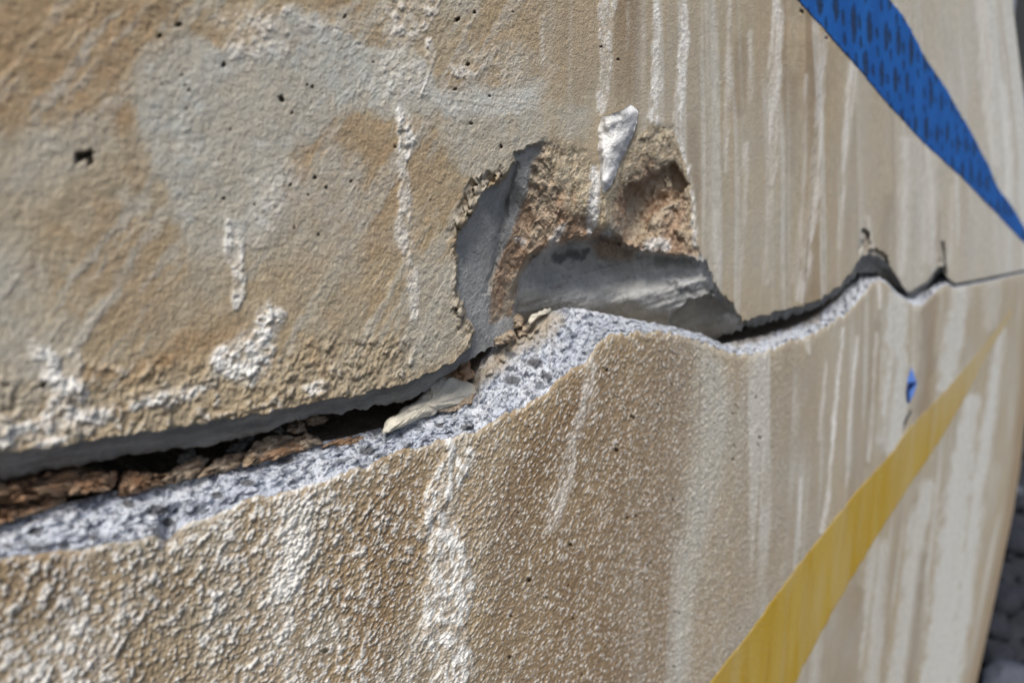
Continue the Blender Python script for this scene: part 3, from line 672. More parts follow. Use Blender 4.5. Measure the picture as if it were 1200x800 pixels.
ochre = np.zeros(Y.shape); cement = np.zeros(Y.shape); lime = np.zeros(Y.shape); brown = np.zeros(Y.shape); pale = np.zeros(Y.shape); grime = np.zeros(Y.shape)
n_f = fbm(U * 560, V * 520, 501, 4, 0.75); n_m = fbm(U * 110, V * 90, 511, 4); n_l = fbm(U * 24, V * 18, 521, 3)
# grains in the coat, drawn out a little along the run-off
wa, wb_ = fbm(U * 230, V * 200, 532, 4, 0.6), fbm(U * 230, V * 200, 536, 4, 0.6)
wd, wid = worley(U * 500 + 0.38 * wa - V * 120, V * 400 + 0.38 * wb_, 531)
wd2, wid2 = worley(U * 860 + 0.4 * wa - V * 160, V * 740 + 0.4 * wb_, 541)
wd3, wid3 = worley(U * 270 + 0.6 * wb_ - V * 80, V * 215 + 0.6 * wa, 546)
knob = np.clip(1 - wd / (0.25 + 0.50 * wid), 0, 1) ** 0.7 * (0.15 + 0.85 * wid)
knob2 = np.clip(1 - wd2 / (0.30 + 0.40 * wid2), 0, 1) ** 0.75 * (0.15 + 0.85 * wid2)
knob3 = np.clip(1 - wd3 / 0.55, 0, 1) ** 0.6 * smooth(0.40, 0.9, wid3)
drag = fbm((U + 0.35 * V) * 420 + 0.6 * wa, V * 120, 548, 4, 0.62)
coarse = smooth(640, 400, X); mid = smooth(1040, 820, X)
brown = np.maximum(brown, 0.95 * blob(Xw, Yw, [(690, 430), (712, 398), (760, 392), (812, 398), (820, 470), (806, 560), (795, 700), (785, 915), (560, 915), (562, 700), (568, 560), (620, 500), (665, 455)], 22) * (0.75 + 0.25 * n_l))
brown = np.maximum(brown, 0.55 * blob(Xw, Yw, [(430, 560), (495, 530), (490, 700), (480, 800), (470, 915), (400, 915), (410, 700)], 26))
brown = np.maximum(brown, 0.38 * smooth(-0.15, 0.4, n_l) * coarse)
brown = np.maximum(brown, 0.40 * blob(Xw, Yw, [(860, 440), (960, 410), (955, 640), (930, 760), (840, 800), (850, 600)], 20))
ochre = np.maximum(ochre, 0.5 * smooth(0.0, 0.5, fbm(U * 45, V * 20, 551, 3)) * left)
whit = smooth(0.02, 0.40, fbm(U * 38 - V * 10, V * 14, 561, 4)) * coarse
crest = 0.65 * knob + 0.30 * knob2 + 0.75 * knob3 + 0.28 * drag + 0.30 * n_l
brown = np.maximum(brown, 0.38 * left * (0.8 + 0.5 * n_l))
lime = np.maximum(lime, coarse * (0.80 * smooth(0.24, 0.72, crest + 0.20 * whit) + 0.15 * whit))  # some lime wash, plus highlights painted onto the grain crests
# single grains washed white
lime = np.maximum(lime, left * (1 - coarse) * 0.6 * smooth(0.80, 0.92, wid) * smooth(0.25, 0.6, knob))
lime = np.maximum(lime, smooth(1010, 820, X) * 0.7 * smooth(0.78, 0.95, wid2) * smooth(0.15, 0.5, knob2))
dr = 0.22 + 0.78 * smooth(-0.28, 0.22, fbm(U * 420, V * 260, 571, 3))
for pts, a, sf in (([(528, 505, 16), (540, 530, 13), (524, 560, 16), (512, 600, 17), (522, 640, 24), (526, 700, 28), (522, 760, 26), (528, 830, 22), (524, 915, 22)], 1.0, 3.5),
                   ([(492, 628, 6), (500, 610, 8), (512, 585, 9)], 0.85, 3), ([(692, 420, 5), (694, 440, 6), (686, 470, 6), (676, 510, 5), (668, 540, 6), (660, 570, 7), (650, 600, 8), (644, 620, 8)], 0.55, 4),
                   ([(640, 625, 4), (646, 600, 9), (655, 575, 5)], 0.6, 3), ([(218, 612, 9), (235, 605, 8), (262, 596, 4)], 0.8, 5), ([(330, 590, 8), (300, 680, 10), (340, 800, 14)], 0.25, 14),
                   ([(120, 760, 14), (130, 800, 20), (120, 900, 24)], 0.42, 8), ([(148, 690, 5), (140, 740, 6)], 0.5, 4)):
    lime = np.maximum(lime, a * dr * stroke(Xs, Ys, pts, sf))
cement = np.maximum(cement, 0.7 * blob(Xw, Yw, [(812, 400), (848, 416), (862, 470), (850, 560), (815, 700), (800, 915), (770, 915), (790, 720), (806, 560), (815, 470)], 16))
cement = np.maximum(cement, right * (0.32 + 0.22 * n_l))
cement = np.maximum(cement, 0.35 * coarse * smooth(-0.1, 0.5, fbm(U * 30, V * 30, 577, 3)))
def streak2(freq, seed, lo, hi, vs=2.2): return smooth(lo, hi, fbm(colw * freq + 0.35 * fbm(U * 30, V * 6, seed + 5, 2), V * vs, seed, 3, 0.6))
pale = np.maximum(pale, right * 0.55 * streak2(62, 601, 0.02, 0.40) * smooth(-0.45, 0.35, fbm(colw * 12, V * 7, 651, 4, 0.6))); brown = np.maximum(brown, right * 0.40 * streak2(44, 611, 0.0, 0.45) * (1 - 0.6 * far))
for pts, a in (([(988, 385, 1.5), (981, 450, 2), (974, 540, 2.2), (968, 600, 2.6), (963, 622, 2)], 0.9), ([(1005, 395, 2), (1001, 430, 1.8), (995, 500, 1.6), (992, 570, 1)], 0.8), ([(968, 425, 1.6), (963, 480, 2), (960, 515, 1.5)], 0.5),
               ([(1029, 330, 1.5), (1031, 345, 2.5), (1031, 360, 2)], 0.8), ([(1027, 390, 2), (1024, 450, 2), (1018, 540, 2)], 0.55), ([(938, 560, 2), (937, 640, 1.5)], 0.55), ([(945, 400, 3), (948, 412, 2)], 0.8), ([(1042, 355, 1), (1036, 520, 1)], 0.25)):
    lime = np.maximum(lime, a * stroke(Xs, Ys, pts, 1.6) * (0.45 + 0.55 * smooth(-0.4, 0.2, fbm(U * 200, V * 45, 627, 4, 0.65))))
for pts, a in (([(1052, 350, 12), (1050, 420, 14), (1046, 520, 14)], 0.85), ([(1125, 340, 10), (1118, 400, 12), (1108, 450, 10)], 0.8), ([(1165, 330, 10), (1160, 380, 8)], 0.45), ([(1140, 470, 9), (1125, 560, 14), (1112, 680, 18), (1098, 800, 20), (1090, 915, 22)], 0.9),
               ([(1172, 390, 5), (1160, 480, 7), (1148, 560, 8), (1134, 680, 8), (1118, 800, 8), (1105, 900, 8)], 0.95), ([(1088, 570, 9), (1075, 620, 10), (1062, 720, 9), (1050, 800, 10)], 0.75),
               ([(1035, 640, 6), (1028, 720, 8), (1022, 800, 8)], 0.6), ([(960, 720, 4), (955, 800, 5)], 0.4)):
    pale = np.maximum(pale, a * stroke(Xs, Ys, pts, 5.0) * (0.85 + 0.15 * fbm(colw * 260, V * 5, 621, 2)))
for pts, a in (([(1090, 350, 9), (1086, 430, 9), (1078, 500, 7)], 0.60), ([(1028, 380, 5), (1015, 540, 6)], 0.40), ([(1082, 650, 5), (1075, 720, 6), (1066, 800, 6)], 0.65), ([(1050, 420, 2), (1030, 560, 3)], 0.2), ([(1000, 700, 14), (990, 800, 16)], 0.40)):
    brown = np.maximum(brown, a * stroke(Xs, Ys, pts, 4.0)); pale *= 1 - 0.6 * stroke(Xs, Ys, pts, 3.0)
endb = smooth(1186, 1194, c0)[None] * smooth(330, 420, Y)
brown = np.maximum(brown, 0.35 * endb); ochre = np.maximum(ochre, 0.55 * endb); pale *= 1 - 0.9 * endb; cement *= 1 - 0.6 * endb

gmod = 0.30 + 1.15 * smooth(-0.5, 0.5, fbm(U * 55, V * 45, 557, 4, 0.6))
h = gmod * coarse * (0.0012 * knob + 0.0009 * knob3 + 0.00030 * drag) + (1 - coarse) * mid * (0.00060 * knob + 0.00022 * drag + 0.0003 * knob3)
h += (0.00050 * mid + 0.00012) * knob2 + 0.00042 * n_f * (0.4 + 0.6 * mid) + 0.0006 * n_m * (0.3 + 0.7 * mid) * (0.3 + 0.7 * coarse) + 0.0006 * n_l * left
h += stroke(Xs, Ys, [(528, 505, 16), (540, 530, 13), (524, 560, 16), (512, 600, 17), (522, 640, 24), (526, 700, 28), (522, 760, 26), (528, 830, 22), (524, 915, 22)], 4) * (0.0009 + 0.0011 * n_m + 0.0010 * fbm(U * 260, V * 150, 667, 4, 0.65))
h += stroke(Xs, Ys, [(492, 628, 6), (500, 610, 8), (512, 585, 9)], 3) * 0.0012 + lime * 0.0004 * left
h += right * 0.00022 * fbm(colw * 140, V * 9, 661, 3)
h = h * (1 - 0.9 * blob(X, Y, ylo + yhi[::-1], 1.5))
pits = [(620, 680, 3, 4), (735, 607, 2.2, 3), (745, 605, 1.8, 3), (743, 490, 1.8, 3), (722, 527, 2.6, 4), (381, 762, 4, 4), (457, 770, 3, 3), (740, 488, 1.6, 3), (890, 513, 1.8, 3), (888, 520, 1.6, 3), (858, 538, 2, 3), (668, 638, 2, 3), (711, 434, 1.8, 3), (640, 700, 1.5, 3), (597, 770, 2.4, 3)]
for _ in range(60): pits.append((rng.uniform(560, 900), rng.uniform(430, 900), rng.uniform(0.8, 1.5), rng.uniform(1.5, 3)))
pitd = np.zeros(Y.shape)
for (px, py, r, dm) in pits:
    sel = (np.abs(X - px) < 4 * r) & (np.abs(Y - py) < 4 * r)
    q = np.hypot(X[sel] - px, Y[sel] - py) / r; pitd[sel] = np.maximum(pitd[sel], dm * 0.001 * smooth(1.4, 0.4, q * 1.25 + 0.5 * n_f[sel]))
# broken ledge
lr = fbm(U * 150, V * 150 + sl_ * 2, 701, 5, 0.6); lw, lwid = worley(U * 210 + lr * 0.5, V * 210 + sl_ * 3, 711)
dC = cDC(X) * 0.001
d_led = dC * sl_ ** 1.15
amp = np.clip(sl_ * 6, 0, 1) * np.clip((1 - sl_) * 8, 0.25, 1) * np.clip(dC / 0.016, 0.12, 1.4)
d_led = d_led + amp * (0.0034 * lr + 0.0030 * (lwid - 0.5) * smooth(0.7, 0.35, lw) + 0.0010 * fbm(U * 480, V * 480 + sl_ * 5, 721, 3))
# chipped notch in the ledge's front edge
nt_ = np.exp(-((X - 196) / 9) ** 2 - ((Y - 622) / 16) ** 2) + 0.7 * np.exp(-((X - 208) / 8) ** 2 - ((Y - 598) / 9) ** 2)
d_tot = np.where(led, d_led, -h * smooth(0, 7, Y - YE[None]) + pitd) + 0.009 * nt_ + 0.0010 * np.where(led, np.exp(-sl_ * 14), np.exp(-np.maximum(Y - YE[None], 0) / 2.5))
la = np.zeros(Y.shape + (3,))
la[..., 0] = np.clip(0.85 * blob(Xw, Yw, [(545, 460), (553, 440), (575, 405), (600, 385), (640, 362), (660, 372), (640, 392), (612, 408), (590, 430), (560, 452)], 12) * led
                     + 0.55 * blob(Xw, Yw, [(850, 396), (900, 388), (960, 364), (960, 375), (900, 397), (850, 405)], 3) * led, 0, 1)
la[..., 2] = 0.85 * smooth(830, 900, X) * led * (1 - 0.6 * smooth(0.1, 0.5, fbm(U * 90, V * 90, 745, 4, 0.6))) + 0.25 * smooth(640, 720, X) * smooth(860, 800, X) * led
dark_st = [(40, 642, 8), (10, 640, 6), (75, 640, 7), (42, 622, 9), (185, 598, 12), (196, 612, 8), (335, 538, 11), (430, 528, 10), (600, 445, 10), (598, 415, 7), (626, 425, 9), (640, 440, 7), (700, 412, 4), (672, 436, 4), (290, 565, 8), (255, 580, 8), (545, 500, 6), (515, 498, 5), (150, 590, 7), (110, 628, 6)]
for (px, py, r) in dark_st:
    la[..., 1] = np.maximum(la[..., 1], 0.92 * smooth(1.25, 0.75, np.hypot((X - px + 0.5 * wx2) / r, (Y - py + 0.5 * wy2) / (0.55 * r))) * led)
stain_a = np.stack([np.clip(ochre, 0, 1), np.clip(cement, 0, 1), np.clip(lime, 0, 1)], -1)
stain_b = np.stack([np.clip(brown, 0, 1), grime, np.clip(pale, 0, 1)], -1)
P = W(X, Y, d_tot)
steps = [(0.003, -0.0015), (0.010, -0.005), (0.028, -0.009), (0.060, -0.011), (0.115, -0.012), (0.20, -0.012)]
BR = back_rows(P, steps); nb_ = len(steps)
BR[:, :, 2] += 0.002 * fbm(BR[..., 0] * 120, BR[..., 1] * 120, 731, 3)
Pf = np.concatenate([BR, P], 0)
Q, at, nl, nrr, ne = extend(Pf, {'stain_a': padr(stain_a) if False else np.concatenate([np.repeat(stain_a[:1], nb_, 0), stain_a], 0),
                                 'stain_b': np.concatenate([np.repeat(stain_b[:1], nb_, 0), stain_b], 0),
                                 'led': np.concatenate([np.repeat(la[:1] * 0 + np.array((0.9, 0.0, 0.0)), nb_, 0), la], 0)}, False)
N = grid_normals(Q); F = grid_faces(*Q.shape[:2])
if N[300, 300, 1] > 0: N = -N; F = F[..., ::-1]
nrow, ncol = F.shape[:2]
rr, cc = np.meshgrid(np.arange(nrow), np.arange(ncol), indexing='ij')
in_l = rr < nb_ + NL
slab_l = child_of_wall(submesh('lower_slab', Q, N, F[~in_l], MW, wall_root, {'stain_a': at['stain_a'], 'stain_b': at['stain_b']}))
child_of_wall(submesh('broken_ledge', Q, N, F[in_l], ML, wall_root, {'stain_a': at['led']}))['label'] = 'pale broken top edge of the lower slab, tinted with painted sky blue'

# core of the wall behind the crack
cu, cv = np.meshgrid(np.linspace(-1.7, 1.33, 160), np.linspace(GROUND_Z - 0.04, WALL_TOP - 0.02, 110))
CP = np.stack([cu, 0.225 + 0.010 * fbm(cu * 40, cv * 40, 741, 4), cv], -1)
cu2 = np.stack([cu, np.full_like(cu, 0.29), cv], -1)
child_of_wall(mesh_from('wall_core', CP.reshape(-1, 3), grid_faces(*CP.shape[:2]).reshape(-1, 4), MGREY, wall_root))
child_of_wall(mesh_from('back_face', cu2[::12, ::12].reshape(-1, 3), grid_faces(*cu2[::12, ::12].shape[:2]).reshape(-1, 4), MGREY, wall_root))

# ---------------------------------------------------------------- paint bands on the wall (thin coats with real edges)
def resample(pts, n, ax=0):
    p = np.asarray(pts, float); s = np.r_[0, np.cumsum(np.hypot(*np.diff(p, axis=0).T))]
    t = np.linspace(0, s[-1], n); return np.stack([np.interp(t, s, p[:, 0]), np.interp(t, s, p[:, 1])], -1)

def band_mesh(name, e1, e2, n, m_, lift, mat, parent, maskfn, jit=0.6, seed=3):
    a = resample(e1, n); b = resample(e2, n); t = np.linspace(0, 1, m_)[:, None, None]
    G = a[None] * (1 - t) + b[None] * t
    X, Y = G[..., 0], G[..., 1]
    P0 = W(X, Y, 0.0); U, V = P0[..., 0], P0[..., 2]
    ed = np.abs(np.linspace(-1, 1, m_))[:, None] ** 6
    X = X + 3.0 * jit * ed * fbm(U * 90, V * 160, seed, 5, 0.7)
    rel = 0.0001 * fbm(U * 140, V * 30, seed + 9, 3)
    prof = np.full(X.shape, lift); prof[0] = prof[-1] = -0.0006; prof[:, 0] = prof[:, -1] = -0.0006
    P = W(X, Y, -(prof + rel)); N = grid_normals(P); F = grid_faces(*P.shape[:2])
    if N[m_ // 2, n // 2, 1] > 0: N = -N; F = F[..., ::-1]
    o = submesh(name, P, N, F, mat, parent, {'stain_a': maskfn(X, Y, U, V)})
    return child_of_wall(o)

def blue_mask(X, Y, U, V):
    m_ = np.zeros(X.shape)
    Xj = X + 1.2 * fbm(U * 60, V * 60, 801, 2); 
    # two staggered families of upright lens marks in the wall's own metres
    cw = U + 0.0 * V
    for (su, sv, ru, rv, ou, ov, tilt, lim) in ((0.032, 0.032, 0.0070, 0.0115, 0.0, 0.0, 0.22, 0.08), (0.032, 0.032, 0.0036, 0.0050, 0.016, 0.010, 0.15, 0.06), (0.032, 0.032, 0.0032, 0.0045, 0.010, 0.021, 0.15, 0.1)):
        uu = U - tilt * V * 0.4 + ou; vv = V + 0.55 * U + ov
        iu = np.floor(uu / su); iv = np.floor((vv + (iu % 2) * sv * 0.5) / sv)
        fu = uu / su - iu - 0.5; fv = (vv + (iu % 2) * sv * 0.5) / sv - iv - 0.5
        keep = hsh(iu.astype(np.int64), iv.astype(np.int64), 811 + int(ou * 1000)) > lim
        sz = 0.72 + 0.42 * hsh(iu.astype(np.int64), iv.astype(np.int64), 821)
        fu = fu + 0.20 * (hsh(iu.astype(np.int64), iv.astype(np.int64), 831) - 0.5) + 0.25 * fv; fv = fv + 0.20 * (hsh(iu.astype(np.int64), iv.astype(np.int64), 835) - 0.5)
        r = np.abs(fu * su / (ru * sz)) ** 1.25 + np.abs(fv * sv / (rv * sz)) ** 1.6
        m_ = np.maximum(m_, keep * smooth(1.15, 0.75, r + 0.42 * fbm(U * 260, V * 160, 841, 4, 0.65)))
    return np.stack([m_ * 0.9, m_ * 0, m_ * 0], -1)

o = band_mesh('blue_stripe', blo, bhi, 420, 120, 0.0005, MBLUE, wall_root, blue_mask)
o['label'] = 'tapering glossy blue painted stripe with dark lens-shaped marks'
def yel_mask(X, Y, U, V):
    wv = 0.75 * smooth(560, 390, Y) + 0.22 * smooth(0.0, 0.5, fbm(U * 60, V * 8, 851, 3))
    return np.stack([np.clip(wv, 0, 0.85), X * 0, X * 0], -1)
o = band_mesh('yellow_stripe', ylo, yhi, 420, 70, 0.0004, MYEL, wall_root, yel_mask, 0.8, 13)
o['label'] = 'worn mustard yellow painted stripe slanting down the lower slab'

def patch(name, pts, lift, mat, dome=0.0):
    """small closed coat of paint: outline ring, inner rings, centre"""
    p = resample(pts + pts[:1], 41)[:-1]; c = p.mean(0); V_ = []; n = len(p)
    for k_, s_ in enumerate((1.0, 0.93, 0.6, 0.25)):
        q = c + (p - c) * s_; V_.append(W(q[:, 0], q[:, 1], -(-0.0002 if k_ == 0 else 0.4 * lift + dome * (1 - s_))))
    V_ = np.concatenate(V_ + [W(c[0:1], c[1:2], -(0.4 * lift + dome))])
    Fq = [(k_ * n + i, k_ * n + (i + 1) % n, (k_ + 1) * n + (i + 1) % n, (k_ + 1) * n + i) for k_ in range(3) for i in range(n)]
    Ft = [(3 * n + i, 3 * n + (i + 1) % n, 4 * n, 4 * n) for i in range(n)]
    me = bpy.data.meshes.new(name); me.from_pydata(V_.tolist(), [], Fq + [t_[:3] for t_ in Ft]); me.update()
    me.materials.append(mat)
    return child_of_wall(link(bpy.data.objects.new(name, me), wall_root))
def flat(name, col, rough=0.6):
    M = Mat(name, rough, 0.3); n_ = M.noise(300, 4)
    return M.color(M.mix(M.ramp(n_, 0.3, 0.7), col, tuple(min(1, c_ * 1.35) for c_ in col)))
MSKY = flat('pale_blue_paint', (0.10, 0.22, 0.62)); MNAVY = flat('navy_paint', (0.012, 0.035, 0.14)); MDARK = flat('charcoal_paint', (0.03, 0.035, 0.045))
patch('blue_paint_fleck', [(1068, 429), (1072, 440), (1075, 449), (1071, 462), (1066, 472), (1063, 473), (1062, 458), (1063, 445)], 0.0010, MSKY)['label'] = 'small eye-shaped light blue paint mark above the yellow stripe'
patch('navy_paint_fleck', [(1075.5, 447), (1072, 449.5), (1066, 452), (1065.5, 462), (1066, 473), (1062.5, 472), (1061.5, 458), (1063, 448), (1070, 446.5)], 0.0016, MNAVY)
patch('charcoal_paint_fleck', [(1067.5, 478), (1068.5, 482), (1063, 492), (1060, 500), (1058.5, 505), (1059, 495), (1062, 488)], 0.0010, MDARK)

# ---------------------------------------------------------------- curled lime flake standing off the wall above the hollow
def flake():
    Lf = [(703, 138), (699, 148), (700, 158), (699, 174), (700, 192), (702, 208), (703, 224)]
    Rt = [(739, 123), (747, 129), (748, 144), (743, 158), (735, 172), (726, 192), (720, 208), (714, 228)]
    n, m_ = 60, 36
    a = resample(Lf, n); b = resample(Rt, n)
    tt = np.linspace(0, 1, m_)[:, None]
    G = a[None] * (1 - tt[..., None]) + b[None] * tt[..., None]
    X, Y = G[..., 0].copy(), G[..., 1].copy()
    sv = np.linspace(0, 1, n)[None]
    Y += 2.0 * np.sin(np.pi * tt ** 0.7) * (1 - sv) ** 4        # the top edge dips between its two horns
    X += 2.6 * fbm(X * 0.07, Y * 0.07, 901, 3, 0.5); Y += 2.4 * fbm(X * 0.08, Y * 0.08, 905, 3, 0.5)
    lift = 0.0004 - 0.0024 * smooth(0.25, 0.0, tt) - 0.002 * smooth(0.85, 1.0, sv) + 0.0075 * (tt ** 1.2) * (1 - sv) ** 0.7 * 0.8 + 0.0075 * np.sin(np.pi * tt) ** 0.7 * (1 - 0.6 * sv) - 0.004 * smooth(0.8, 1.0, tt) * (1 - sv)
    lift = lift + 0.0012 * fbm(X * 0.09, Y * 0.06, 911, 3, 0.5) + 0.00015 * fbm(X * 0.5, Y * 0.2, 915, 2)
    Pf_ = W(X, Y, -lift); Pb_ = W(X + 0.5, Y + 0.5, -lift + 0.0026)
    V_ = np.concatenate([Pf_.reshape(-1, 3), Pb_.reshape(-1, 3)])
    F1 = grid_faces(m_, n).reshape(-1, 4); o_ = m_ * n
    ring = [i for i in range(n)] + [k_ * n + n - 1 for k_ in range(1, m_)] + [(m_ - 1) * n + i for i in range(n - 2, -1, -1)] + [k_ * n for k_ in range(m_ - 2, 0, -1)]
    Fr = np.array([(ring[i], ring[(i + 1) % len(ring)], ring[(i + 1) % len(ring)] + o_, ring[i] + o_) for i in range(len(ring))])
    o = child_of_wall(mesh_from('curled_flake', V_, np.concatenate([F1, F1[:, ::-1] + o_, Fr]), MLIME, wall_root))
    o['label'] = 'white lime flake curling off the wall above the hollow'
flake()

# ---------------------------------------------------------------- loose rubble in the crack: one object each
def chunk(name, pts, d, thick, mat, label, cat, seed, bulge=0.35, rough=0.22, tilt=0.0):
    """broken piece with a ragged outline, bulging front and back"""
    n = 64
    p = resample(pts + pts[:1], n + 1)[:-1]; c = p.mean(0)
    size = np.ptp(p, axis=0).max()
    p = p + np.stack([fbm(p[:, 0] * 0.13, p[:, 1] * 0.13, seed, 4, 0.7), fbm(p[:, 0] * 0.13, p[:, 1] * 0.13, seed + 3, 4, 0.7)], -1) * min(4.5, size * 0.10)
    rings = [(0.55, thick), (0.92, thick * 0.85), (1.0, thick * 0.5), (0.985, thick * 0.28), (0.93, thick * 0.12), (0.84, 0.03 * thick), (0.72, -bulge * thick * 0.15), (0.58, -bulge * thick * 0.3), (0.44, -bulge * thick * 0.4), (0.30, -bulge * thick * 0.45), (0.15, -bulge * thick * 0.5)]
    V_ = []
    for k_, (s_, dd) in enumerate(rings):
        q = c + (p - c) * s_
        w1, wi = worley(q[:, 0] * 0.085, q[:, 1] * 0.14, seed + 2)
        nz = fbm(q[:, 0] * 0.12, q[:, 1] * 0.18, seed + 5, 4, 0.65) + 1.3 * (wi - 0.5) + 0.6 * (w1 - 0.5)
        V_.append(W(q[:, 0], q[:, 1], d + dd + (rough * thick * 1.8 * nz if k_ > 1 else 0) + tilt * (c[1] - q[:, 1])))
    V_.append(W(c[0:1], c[1:2], d - bulge * thick * 0.5)); V_.append(W(c[0:1], c[1:2], d + thick))
    V_ = np.concatenate(V_); base = V_.mean(0); base[2] = V_[:, 2].min()
    nr_ = len(rings)
    Fs = [(k_ * n + i, k_ * n + (i + 1) % n, (k_ + 1) * n + (i + 1) % n, (k_ + 1) * n + i) for k_ in range(nr_ - 1) for i in range(n)]
    Fs += [((nr_ - 1) * n + i, (nr_ - 1) * n + (i + 1) % n, nr_ * n) for i in range(n)] + [((i + 1) % n, i, nr_ * n + 1) for i in range(n)]
    me = bpy.data.meshes.new(name); me.from_pydata((V_ - base).tolist(), [], Fs); me.update()
    me.polygons.foreach_set('use_smooth', [True] * len(me.polygons)); me.materials.append(mat)
    o = link(bpy.data.objects.new(name, me)); o.location = base
    return tag(o, label, cat)

RUB = [
 ('mortar_fragment', [(-70, 600), (-60, 578), (0, 563), (22, 558), (60, 551), (98, 544), (106, 552), (120, 554), (100, 572), (78, 580), (40, 587), (0, 592), (-50, 606)], 0.019, 0.016, MRUST, 'long rust-brown mortar slab wedged at the far left of the crack', 'rubble'),
 ('mortar_fragment', [(-60, 622), (-40, 600), (0, 590), (20, 587), (55, 583), (76, 581), (81, 588), (60, 596), (30, 606), (0, 614)], 0.018, 0.012, MRUST, 'flat orange-brown mortar piece under the long slab, lying on the pale ledge', 'rubble'),
 ('mortar_fragment', [(80, 563), (104, 553), (137, 551), (138, 566), (130, 574), (104, 578), (82, 580)], 0.016, 0.013, MRUST, 'blocky rust-brown mortar piece just right of the long slab', 'rubble'),
 ('mortar_fragment', [(140, 556), (150, 550), (170, 553), (190, 556), (205, 553), (192, 568), (165, 577), (140, 582)], 0.019, 0.012, MRUST, 'crumbly orange mortar piece left of the grey shard', 'rubble'),
 ('mortar_fragment', [(184, 566), (198, 552), (212, 543), (230, 534), (244, 536), (240, 548), (226, 560), (200, 568)], 0.020, 0.012, MBEIGE, 'beige mortar lump in the crack beside the grey shard', 'rubble'),
 ('mortar_fragment', [(228, 560), (240, 548), (252, 538), (280, 528), (290, 530), (286, 544), (262, 554)], 0.020, 0.011, MBEIGE, 'low beige mortar lump in the middle of the left rubble row', 'rubble'),
 ('mortar_fragment', [(282, 546), (286, 532), (296, 521), (310, 511), (330, 509), (346, 512), (346, 526), (322, 538), (296, 546)], 0.020, 0.013, MBEIGE, 'largest beige mortar lump, rusty below, right of the left rubble row', 'rubble'),
 ('mortar_fragment', [(300, 542), (312, 528), (340, 518), (362, 514), (360, 526), (330, 536)], 0.017, 0.008, MRUST, 'thin rusty mortar strip in front of the largest beige lump', 'rubble'),
 ('mortar_fragment', [(342, 516), (358, 507), (374, 512), (380, 520), (362, 526), (346, 527)], 0.020, 0.010, MBEIGE, 'small beige mortar lump at the right end of the rubble row', 'rubble'),
 ('concrete_shard', [(206, 540), (212, 531), (226, 521), (230, 532), (226, 540), (212, 546)], 0.030, 0.010, MGREY, 'angular grey concrete shard standing in the dark gap', 'shard'),
 ('concrete_shard', [(262, 528), (280, 514), (294, 500), (300, 506), (296, 520), (280, 532)], 0.034, 0.012, MGREY, 'grey concrete shard leaning under the upper slab behind the beige lumps', 'shard'),
 ('concrete_shard', [(318, 506), (326, 495), (334, 504), (330, 510)], 0.030, 0.008, MGREY, 'tiny pointed grey shard above the largest beige lump', 'shard'),
 ('mortar_fragment', [(334, 506), (340, 496), (352, 489), (358, 496), (360, 506), (346, 509)], 0.030, 0.010, MBEIGE, 'brownish crumb under the upper slab above the rubble row', 'rubble'),
 ('mortar_fragment', [(356, 492), (362, 485), (380, 486), (386, 492), (374, 498), (360, 499)], 0.032, 0.010, MBEIGE, 'flat brown crumb tucked under the slab at the start of the black gap', 'rubble'),
 ('mortar_fragment', [(378, 524), (396, 514), (420, 510), (436, 506), (430, 516), (404, 524)], 0.019, 0.006, MRUST, 'thin rusty crumb line lying on the ledge below the black gap', 'rubble'),
 ('plaster_flake', [(446, 508), (452, 494), (470, 480), (492, 466), (506, 446), (520, 440), (540, 442), (556, 450), (561, 460), (545, 472), (522, 480), (490, 492), (464, 504)], 0.018, 0.012, MCREAM, 'large cream plaster flake lying in the crack below the hollow', 'flake'),
 ('plaster_flake', [(512, 482), (530, 474), (548, 464), (556, 462), (552, 472), (532, 482)], 0.015, 0.005, MBEIGE, 'narrow pinkish chip at the front tip of the large cream flake', 'flake'),
 ('mortar_fragment', [(516, 444), (526, 430), (540, 422), (552, 424), (556, 440), (546, 447), (530, 446)], 0.026, 0.012, MRUST, 'small rusty lump behind the tip of the large cream flake', 'rubble'),
 ('concrete_crumb', [(574, 404), (576, 392), (588, 384), (602, 386), (606, 396), (592, 404)], 0.030, 0.010, MBEIGE, 'beige crumb lying at the lower left corner of the hollow', 'crumb'),
 ('concrete_crumb', [(588, 384), (594, 374), (606, 366), (614, 372), (612, 382), (600, 386)], 0.036, 0.010, MBEIGE, 'pinkish-beige crumb wedged between the hollow and the dark gap', 'crumb'),
 ('concrete_crumb', [(604, 388), (612, 381), (622, 384), (618, 392), (608, 394)], 0.033, 0.008, MBEIGE, 'smallest round crumb just left of the cream sliver', 'crumb'),
 ('plaster_flake', [(617, 378), (624, 369), (634, 363), (646, 361), (645, 366), (632, 371), (622, 380)], 0.030, 0.006, MCREAM, 'thin cream sliver on the ledge crest under the grey chamber', 'flake'),
 ('concrete_crumb', [(950, 372), (956, 364), (966, 360), (972, 366), (962, 373)], 0.030, 0.010, MBEIGE, 'small pale crumb in the dark crack right of the hollow', 'crumb'),
]
for i_, (nm, pts, d_, th, mt, lb, ct) in enumerate(RUB):
    chunk(nm, pts, d_ - 0.005 if i_ < 16 else d_, th, mt, lb, ct, 1000 + 17 * i_, tilt=0.00032, rough=0.10 if nm == 'plaster_flake' else 0.20)

